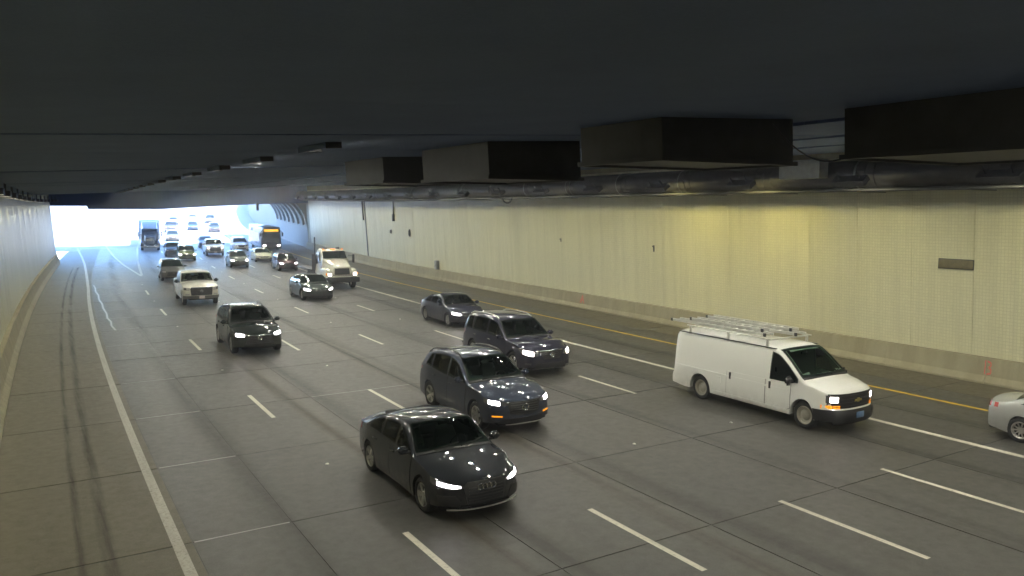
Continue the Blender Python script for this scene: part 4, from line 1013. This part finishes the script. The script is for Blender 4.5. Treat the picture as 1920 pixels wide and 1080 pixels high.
SPEC['van'] = dict(L=6.2, zb=.30, R=.37, axles=(2.16, -1.74), arch=1.20, r_end=.13, bow_f=.22, bow_r=.06, rim='steel_wheel', rim_style='steel', tread=.17,
    top=[(-3.1, 1.98), (-3.0, 2.06), (-2.4, 2.10), (0, 2.12), (.9, 2.11), (1.2, 2.06), (1.5, 1.88), (1.85, 1.59), (2.08, 1.415), (2.2, 1.37), (2.6, 1.315), (2.9, 1.245), (3.1, 1.15)],
    belt=[(-3.1, 1.12), (1.4, 1.14), (2.0, 1.18), (2.6, 1.17), (3.1, 1.08)], plan=[(-3.1, .93), (-2.9, .985), (0, 1.005), (2.2, 1.0), (2.8, .97), (3.1, .92)],
    nose=[(0, -.10), (.3, 0), (.6, .03), (.66, -.02), (1.0, -.02), (1.16, -.06), (1.4, -.15)], tail=[(0, .05), (.6, .05), (.7, -.02), (2.2, -.05)],
    glass=dict(ws=(2.16, 1.28), side=[(.98, 1.95)], rail=.10, bow=.12), doors=[(-.62, .83, .42), (.87, 1.72, .42)], handle='black_plastic', tall_handle=True, mirror=1.78, mirror_mat='black_plastic', mirror_size=(.12, .13, .13),
    lamp=([(.58, .82), (.78, .82), (.98, .84)], [(.58, 1.02), (.78, 1.03), (.98, 1.04)]), beam=((.2, .7), (.15, .85)),
    front=[('grille', 'black_plastic', [(-.92, .68), (.92, .68)], [(-.90, 1.07), (.90, 1.07)], .010), ('bumper', 'black_plastic', [(-1.30, .34), (1.30, .34)], [(-1.30, .65), (1.30, .65)], .055), ('valance', 'black_plastic', [(-.8, .26), (.8, .26)], [(-.8, .35), (.8, .35)], .0)],
    front_pairs=[('turn_signal', 'amber_bright', [(.60, .68), (1.04, .68)], [(.60, .765), (1.04, .775)])], slats=4, slat_mat='black_plastic', extra=[bowtie, plate('plate_blue', .50)], tuck=.05, sh=.03, tum=.10, tum2=.09, crown=.075, rc=.13,
    tail_lamp=([(.80, 1.0), (.98, 1.0)], [(.80, 1.35), (.98, 1.35)]))
SPEC['pickup'] = dict(L=5.8, zb=.36, R=.41, axles=(1.95, -1.75), arch=1.16, r_end=.10, bow_f=.18, bow_r=.05,
    top=[(-2.9, 1.30), (-1.5, 1.32), (-1.3, 1.33), (-1.22, 1.45), (-1.12, 1.76), (-.95, 1.88), (-.3, 1.94), (.15, 1.90), (.4, 1.81), (.75, 1.53), (1.0, 1.385), (1.12, 1.35), (1.8, 1.32), (2.5, 1.25), (2.9, 1.12)],
    belt=[(-2.9, 1.27), (0, 1.24), (1.1, 1.23), (2.2, 1.17), (2.9, 1.05)], plan=[(-2.9, .97), (-2.6, 1.0), (0, 1.01), (2.2, 1.015), (2.9, .97)],
    nose=[(0, -.06), (.4, 0), (.75, .02), (1.0, 0), (1.2, -.08), (1.6, -.2)], tail=[(0, 0), (2, 0)],
    glass=dict(ws=(1.0, .42), rw=(-1.22, -1.02), side=[(-.95, -.12, (-1.05, 1.3, -.85, 1.85)), (-.02, .84)], rail=.075, bow=.08), doors=[(-1.0, -.08, .52), (-.06, .92, .52)], mirror=.70, mirror_mat='black_plastic', mirror_size=(.12, .13, .11),
    lamp=([(.66, .92), (.85, .93), (1.05, .97)], [(.66, 1.06), (.85, 1.09), (1.05, 1.10)]), beam=((.0, .5), (.1, .9)),
    front=[('grille', 'black_plastic', [(-.58, .62), (.58, .62)], [(-.64, 1.06), (.64, 1.06)], .012), ('grille_surround', 'chrome', [(-.64, 1.065), (.64, 1.065)], [(-.64, 1.10), (.64, 1.10)], .018), ('bumper', 'paint_grey', [(-1.04, .42), (1.04, .42)], [(-1.04, .60), (1.04, .60)], .04)],
    front_pairs=[('fog_lamp', 'headlamp_off', [(.68, .64), (.90, .64)], [(.68, .72), (.90, .72)])], slats=4, extra=[ring_emblem(.88, .07), plate('plate_pale', .51)], tuck=.05, sh=.03, tum=.26, tum2=.12, tail_lamp=([(.85, .9), (1.0, .9)], [(.85, 1.22), (1.0, 1.22)]))
SPEC['small_suv'] = variant('crossover', L=4.3, extra=[ring_emblem(.62, .05)])
def scaled(M, k): return M @ Matrix.Scale(k, 4)
def front_at(u, s_front, sp, k=1.0): return frame(u, s_front + SPEC[sp]['L'] / 2 * k, 0.0, -1) @ Matrix.Scale(k, 4)

audi = car('sedan', SPEC['sedan'], front_at(6.98, 12.85, 'sedan', 1.08), 'glossy black four-door sedan with lit headlights and big hexagonal grille, nearest car', 'paint_black', 'car')
cx = car('crossover', SPEC['suv'], front_at(10.68, 17.35, 'suv', 1.09), 'slate blue crossover with amber turn signals just behind the black sedan', 'paint_slate', 'suv')
pf = car('three_row_crossover', SPEC['big_suv'], front_at(15.3, 22.9, 'big_suv', 1.07), 'dark navy three-row crossover with a chrome grille bar beside the slate crossover', 'paint_navy', 'suv', 'headlamp_warm')
sd2 = car('sedan', SPEC['sedan_plain'], front_at(18.15, 34.5, 'sedan_plain', 1.07), 'dark blue sedan with lit headlights partly behind the navy three-row crossover', 'paint_charcoal', 'car')
van = car('cargo_van', SPEC['van'], front_at(18.3, 12.75, 'van'), 'white cargo van with a ladder rack on its roof', 'paint_white', 'van', 'headlamp_warm')
cr = car('crossover', SPEC['crossover'], front_at(7.3, 32.6, 'crossover', 1.12), 'dark green-black crossover with bright headlights alone in its lane', 'paint_green_black', 'suv')
pk = car('pickup_truck', SPEC['pickup'], front_at(7.75, 51.2, 'pickup', 1.03), 'white pickup truck with a black grille behind the dark green-black crossover', 'paint_offwhite', 'pickup truck', None)
dk = car('coupe', SPEC['sedan_plain'], front_at(14.8, 49.8, 'sedan_plain', 1.12), 'dark coupe with bright headlights in front of the white flatbed truck', 'paint_dim_green', 'car', detail=1)
sv = car('sedan', SPEC['sedan_plain'], frame(21.8, 8.68, 0), 'silver sedan leaving the picture at the right edge', 'paint_silver', 'car')
gy = car('crossover', SPEC['small_suv'], front_at(7.85, 69.2, 'small_suv', 1.05), 'grey-green crossover half hidden behind the white pickup', 'paint_grey', 'suv', None, detail=1)
gr = car('boxy_suv', SPEC['big_suv'], scaled(front_at(10.85, 91, 'big_suv'), .95), 'olive green sport utility with round bright headlights near the tunnel mouth', 'paint_olive', 'suv', detail=1)
bl = car('crossover', SPEC['small_suv'], front_at(9.9, 99, 'small_suv'), 'dark blue crossover peeking out behind the olive green one', 'paint_blue', 'suv', None, detail=0)
wp = car('pickup_truck', SPEC['pickup'], front_at(14.4, 97.5, 'pickup'), 'white pickup with lit headlights and dark grille near the tunnel mouth', 'paint_white', 'pickup truck', detail=0)
g2 = car('crossover', SPEC['crossover'], front_at(14.75, 80, 'crossover'), 'dim green crossover with bright headlights in the middle lanes', 'paint_dim_green', 'suv', detail=1)
w2 = car('sedan', SPEC['sedan_plain'], front_at(18.2, 86.3, 'sedan_plain'), 'cream white sedan between the dim green and the maroon crossovers', 'paint_cream', 'car', None, detail=1)
rd = car('crossover', SPEC['crossover'], front_at(18.3, 74, 'crossover'), 'dark maroon crossover with bright headlights ahead of the bus', 'paint_maroon', 'suv', detail=1)
wb_ = car('minivan', SPEC['big_suv'], front_at(18.2, 104, 'big_suv'), 'white minivan behind the dim green crossover', 'paint_white', 'minivan', None, detail=0)
db = car('crossover', SPEC['small_suv'], front_at(14.6, 112, 'small_suv'), 'small dark blue crossover at the bright tunnel mouth', 'paint_blue', 'suv', None, detail=0)
for (u, s, sp, p_, lab) in ((10.9, 128, 'small_suv', 'paint_grey', 'grey hatchback outside behind the big rig'),
        (7.2, 152, 'sedan_plain', 'paint_white', 'white sedan outside behind the big rig trailer'), (10.9, 150, 'pickup', 'paint_maroon', 'maroon pickup outside in the sunlit queue'), (14.6, 156, 'small_suv', 'paint_blue', 'blue hatchback outside in the sunlit queue'), (18.2, 150, 'suv', 'paint_charcoal', 'charcoal crossover outside beyond the white minivan'),
        (10.9, 176, 'sedan_plain', 'paint_silver', 'silver sedan far up the sunlit climb'), (14.6, 182, 'suv', 'paint_white', 'white crossover far up the sunlit climb'), (18.2, 178, 'big_suv', 'paint_grey', 'grey sport utility far up the sunlit climb')):
    car('distant_vehicle', SPEC[sp], front_at(u, s, sp), lab, p_, 'car', None, 'vehicles queuing outside the tunnel', detail=0)

# ---- roof rack and ladders of the van
for sg in (-1, 1):
    VS0 = Shape(SPEC['van']); mpv = lambda x, z, off, s_=sg: VS0.spos(x, z, off, s_)
    panel('body_crease', 'paint_white', van, mpv, [(-2.85, .93), (1.6, .93)], [(-2.85, .975), (1.6, .975)], off=.016, n=20, m=2, skirt=.02)
    panel('rocker_trim', 'paint_white', van, mpv, [(-1.2, .36), (1.6, .36)], [(-1.2, .42), (1.6, .42)], off=.018, n=14, m=2, skirt=.02)
    panel('fuel_door', 'paint_white', van, mpv, [(-1.05, .70), (-.85, .70)], [(-1.05, .88), (-.85, .88)], off=.010, n=4, m=2, skirt=.01)
VS = Shape(SPEC['van']); rk = 2.22
for x in (-2.35, -.75, .75):
    bar = MB(); bar.box((x - .025, x + .025), (-.86, .86), (rk - .025, rk + .015)).box((x - .03, x + .03), (-.86, -.80), (1.98, rk)).box((x - .03, x + .03), (.80, .86), (1.98, rk)); bar.build('rack_bar', 'aluminium', van)
for y in (-.83, .83): MB().tube([(-2.5, y, rk + .02), (.9, y, rk + .02)], .022, 6).build('rack_rail', 'aluminium', van, 60)
for y in (-.86, .86): box('drip_rail', (-2.8, 1.1), (y - .02, y + .02), (2.005, 2.03), 'dark_trim', van)
def ladder(y0, x0, x1, z, label, w=.36):
    t = empty('ladder', van.matrix_world.copy()); tag(t, label, 'ladder')
    for y in (y0, y0 + w): box('rail', (x0, x1), (y - .015, y + .015), (z - .04, z + .04), 'aluminium', t, .005)
    n = int((x1 - x0) / .3)
    for i in range(n): x = x0 + .15 + .3 * i; MB().tube([(x, y0, z), (x, y0 + w, z)], .017, 6).build('rung', 'aluminium', t, 60)
    for x in (x0 - .02, x1 - .06): box('end_cap', (x, x + .08), (y0 - .025, y0 + .025), (z - .05, z + .05), 'dark_trim', t, .006)
ladder(-.72, -3.35, .55, rk + .10, 'aluminium ladder lying on the near side of the van roof rack')
ladder(.12, -3.0, .95, rk + .10, 'aluminium ladder lying on the wall side of the van roof rack', .42)
ladder(-.60, -2.6, .35, rk + .20, 'shorter aluminium ladder lying on top of the near ladder on the van', .30)
ladder(.20, -2.7, .7, rk + .20, 'aluminium ladder stacked on the wall-side ladder of the van', .32)

# ---- medium flatbed truck
def tilted_quad(name, pts, mat, parent, t=.02):
    a, b_, c, d = [Vector(p) for p in pts]; n_ = (b_ - a).cross(d - a).normalized() * t
    return mesh_obj(name, [p - n_ for p in (a, b_, c, d)] + [p for p in (a, b_, c, d)], BOXF, mat, parent)
ft = empty('flatbed_truck', frame(18.25, 56.0, 0) @ Matrix.Scale(1.05, 4)); tag(ft, 'white medium-duty flatbed truck with a black bumper and orange roof lights', 'truck')
# x = 0 at the front bumper, running back to negative x
loft('cab', [(-1.95, 1.0, .95, 2.0, .12, .96), (-2.0, 1.02, .9, 2.05, .12, .95), (-2.55, 1.03, .85, 2.62, .16, .86), (-2.75, 1.03, .85, 2.70, .18, .85), (-3.6, 1.03, .85, 2.70, .18, .86)], 'paint_offwhite', ft)
loft('hood', [(-.30, .66, 1.0, 1.52, .12, .60), (-.42, .74, .95, 1.62, .14, .66), (-1.2, .86, .95, 1.80, .16, .76), (-2.0, .98, .95, 2.02, .16, .90)], 'paint_offwhite', ft)
for sg in (-1, 1):
    loft('fender', [(-.35, .20, .70, 1.22, .09, .16), (-.6, .24, .78, 1.38, .1, .20), (-1.3, .25, .95, 1.46, .1, .21), (-1.9, .24, .85, 1.36, .1, .2)], 'paint_offwhite', ft).location = (0, sg * .92, 0)
    hl = box('headlight', (-.36, -.22), tuple(sorted((sg * .74, sg * 1.10))), (.93, 1.16), 'lamp_lens', ft, .05); box('beam', (-.25, -.205), tuple(sorted((sg * .78, sg * 1.02))), (.96, 1.13), 'headlamp_warm', hl, .02)
    box('turn_signal', (-.40, -.24), tuple(sorted((sg * 1.02, sg * 1.15))), (1.0, 1.15), 'amber', ft, .03)
    add_wheel(ft, -1.15, sg * .98, .50, .30, 'steel_wheel', 'steel'); add_wheel(ft, -5.2, sg * .98, .50, .36, 'steel_wheel', 'steel')
    o = box('mirror', (-2.05, -1.93), tuple(sorted((sg * 1.26, sg * 1.42))), (1.72, 2.32), 'black_plastic', ft, .03); MB().tube([(-2.1, sg * 1.0, 1.8), (-2.0, sg * 1.32, 1.85)], .02, 6).build('mirror_arm', 'dark_trim', o); MB().tube([(-2.1, sg * .98, 2.25), (-2.0, sg * 1.32, 2.2)], .02, 6).build('mirror_arm', 'dark_trim', o)
    mesh_obj('side_window', [(-2.5, sg * 1.02, 1.85), (-3.3, sg * 1.045, 1.85), (-3.3, sg * .96, 2.5), (-2.72, sg * .955, 2.5), (-2.5, sg * 1.0, 1.85), (-3.3, sg * 1.0, 1.85), (-3.3, sg * .9, 2.5), (-2.72, sg * .9, 2.5)], BOXF, 'dark_glass', ft)
tilted_quad('windshield', [(-1.965, -.86, 2.06), (-1.965, .86, 2.06), (-2.49, .80, 2.54), (-2.49, -.80, 2.54)], 'dark_glass', ft, -.03)
gl = tilted_quad('grille', [(-.275, -.54, 1.02), (-.275, .54, 1.02), (-.34, .50, 1.52), (-.34, -.50, 1.52)], 'black_plastic', ft, -.03)
for i in range(5): z = 1.08 + .09 * i; box('slat', (-.285 - (z - 1.0) * .13, -.25 - (z - 1.0) * .13), (-.5, .5), (z, z + .02), 'chrome', gl)
box('bumper', (-.35, 0), (-1.18, 1.18), (.48, .84), 'black_plastic', ft, .05); box('bumper_top', (-.36, -.02), (-1.05, 1.05), (.85, .93), 'paint_offwhite', ft, .02)
for y in (-.7, -.12, 0, .12, .7): box('marker_lamp', (-2.68, -2.56), (y - .05, y + .05), (2.66, 2.74), 'amber_bright', ft, .02)
for y in (-.45, .45): box('air_horn', (-3.1, -2.8), (y - .1, y + .1), (2.70, 2.82), 'dark_steel', ft, .03)
MB().tube([(-3.75, -1.0, .9), (-3.75, -1.0, 3.55)], .05, 10).build('exhaust_stack', 'dark_steel', ft, 60)
box('frame_rail', (-8.2, -.5), (-.45, .45), (.62, .85), 'underbody', ft); bed = box('flatbed', (-8.3, -3.9), (-1.22, 1.22), (1.05, 1.18), 'dark_steel', ft, .01)
box('headboard', (-3.9, -3.8), (-1.2, 1.2), (1.18, 2.3), 'dark_steel', bed)
# ---- city bus
bu = empty('city_bus', frame(21.9, 103.5, 0)); tag(bu, 'dark city bus with a lit amber sign in the carpool lane', 'bus')
loft('body', [(0, 1.12, .42, 2.85, .22, 1.0), (-.08, 1.24, .36, 3.0, .22, 1.12), (-.4, 1.29, .32, 3.08, .2, 1.2), (-11.8, 1.29, .32, 3.08, .2, 1.2)], 'paint_charcoal', bu)
box('windshield', (-.06, .025), (-1.08, 1.08), (1.15, 2.42), 'dark_glass', bu, .03); sg_ = box('sign_housing', (-.08, .03), (-1.02, 1.02), (2.44, 2.86), 'black_plastic', bu, .03)
for i in range(11): y = -.86 + .158 * i; box('led_block', (.03, .04), (y, y + .14), (2.52, 2.80), 'led_amber', sg_)
for s2 in (-1, 1):
    box('headlight', (-.05, .03), tuple(sorted((s2 * .72, s2 * 1.05))), (.62, .82), 'headlamp', bu, .02); box('mirror', (.05, .2), tuple(sorted((s2 * 1.25, s2 * 1.45))), (1.9, 2.4), 'black_plastic', bu, .03)
    MB().tube([(-.05, s2 * 1.15, 2.6), (.12, s2 * 1.35, 2.4)], .03, 6).build('mirror_arm', 'dark_trim', bu)
    for x in (-2.7, -8.6): add_wheel(bu, x, s2 * 1.14, .48, .30, 'steel_wheel', 'steel')
    for i in range(6): x = -1.9 - 1.6 * i; box('side_window', (x - 1.45, x), tuple(sorted((s2 * 1.27, s2 * 1.298))), (1.35, 2.3), 'dark_glass', bu)
box('bumper', (-.1, .06), (-1.2, 1.2), (.32, .58), 'black_plastic', bu, .03)
# ---- big rig
bg = empty('semi_truck', frame(7.7, 110.5, 0)); tag(bg, 'dark big rig with a tall grille and pale trailer in the far lane', 'truck')
loft('cab', [(-1.7, 1.02, .9, 2.1, .12, 1.0), (-1.95, 1.05, .85, 2.6, .14, .98), (-2.15, 1.06, .85, 2.75, .16, .98), (-4.2, 1.06, .85, 2.85, .16, 1.0)], 'paint_black', bg)
loft('hood', [(0, .52, .75, 1.72, .1, .48), (-.12, .58, .7, 1.85, .12, .54), (-1.8, .8, .7, 2.05, .14, .74)], 'paint_black', bg); box('grille', (-.03, .03), (-.44, .44), (.82, 1.66), 'chrome', bg, .02)
for i in range(9): box('slat', (.03, .04), (-.41 + .095 * i, -.37 + .095 * i), (.86, 1.62), 'black_plastic', bg)
tilted_quad('windshield', [(-1.68, -.90, 2.06), (-1.68, .90, 2.06), (-1.96, .86, 2.58), (-1.96, -.86, 2.58)], 'dark_glass', bg, -.03); box('visor', (-1.98, -1.6), (-.95, .95), (2.6, 2.72), 'paint_charcoal', bg, .03); loft('roof_fairing', [(-2.3, .9, 2.7, 2.8, .04, .8), (-3.6, 1.02, 2.7, 3.5, .1, .95), (-4.2, 1.02, 2.7, 3.6, .1, .95)], 'paint_grey', bg)
for s2 in (-1, 1):
    loft('fender', [(-.05, .2, .55, 1.0, .08, .18), (-.4, .24, .7, 1.2, .1, .2), (-1.4, .24, .7, 1.2, .1, .2)], 'paint_charcoal', bg).location = (0, s2 * .95, 0)
    box('headlight', (-.06, .02), tuple(sorted((s2 * .8, s2 * 1.1))), (.75, .92), 'lamp_lens', bg, .03); box('mirror', (-1.7, -1.55), tuple(sorted((s2 * 1.3, s2 * 1.45))), (1.7, 2.35), 'chrome', bg, .03); MB().tube([(-1.75, s2 * 1.0, 2.0), (-1.65, s2 * 1.34, 2.0)], .025, 6).build('mirror_arm', 'dark_trim', bg)
    MB().tube([(-4.35, s2 * 1.0, .8), (-4.35, s2 * 1.0, 3.4)], .08, 8).build('exhaust_stack', 'chrome', bg, 60)
    for x in (-.95, -4.9, -6.1): add_wheel(bg, x, s2 * .95, .5, .3, 'steel_wheel', 'steel')
box('bumper', (-.1, .12), (-1.15, 1.15), (.35, .68), 'chrome', bg, .05); box('frame_rail', (-7, -.3), (-.4, .4), (.6, .84), 'underbody', bg)
tl = box('trailer', (-18.5, -5.0), (-1.27, 1.27), (1.15, 3.75), 'paint_white', bg, .04)
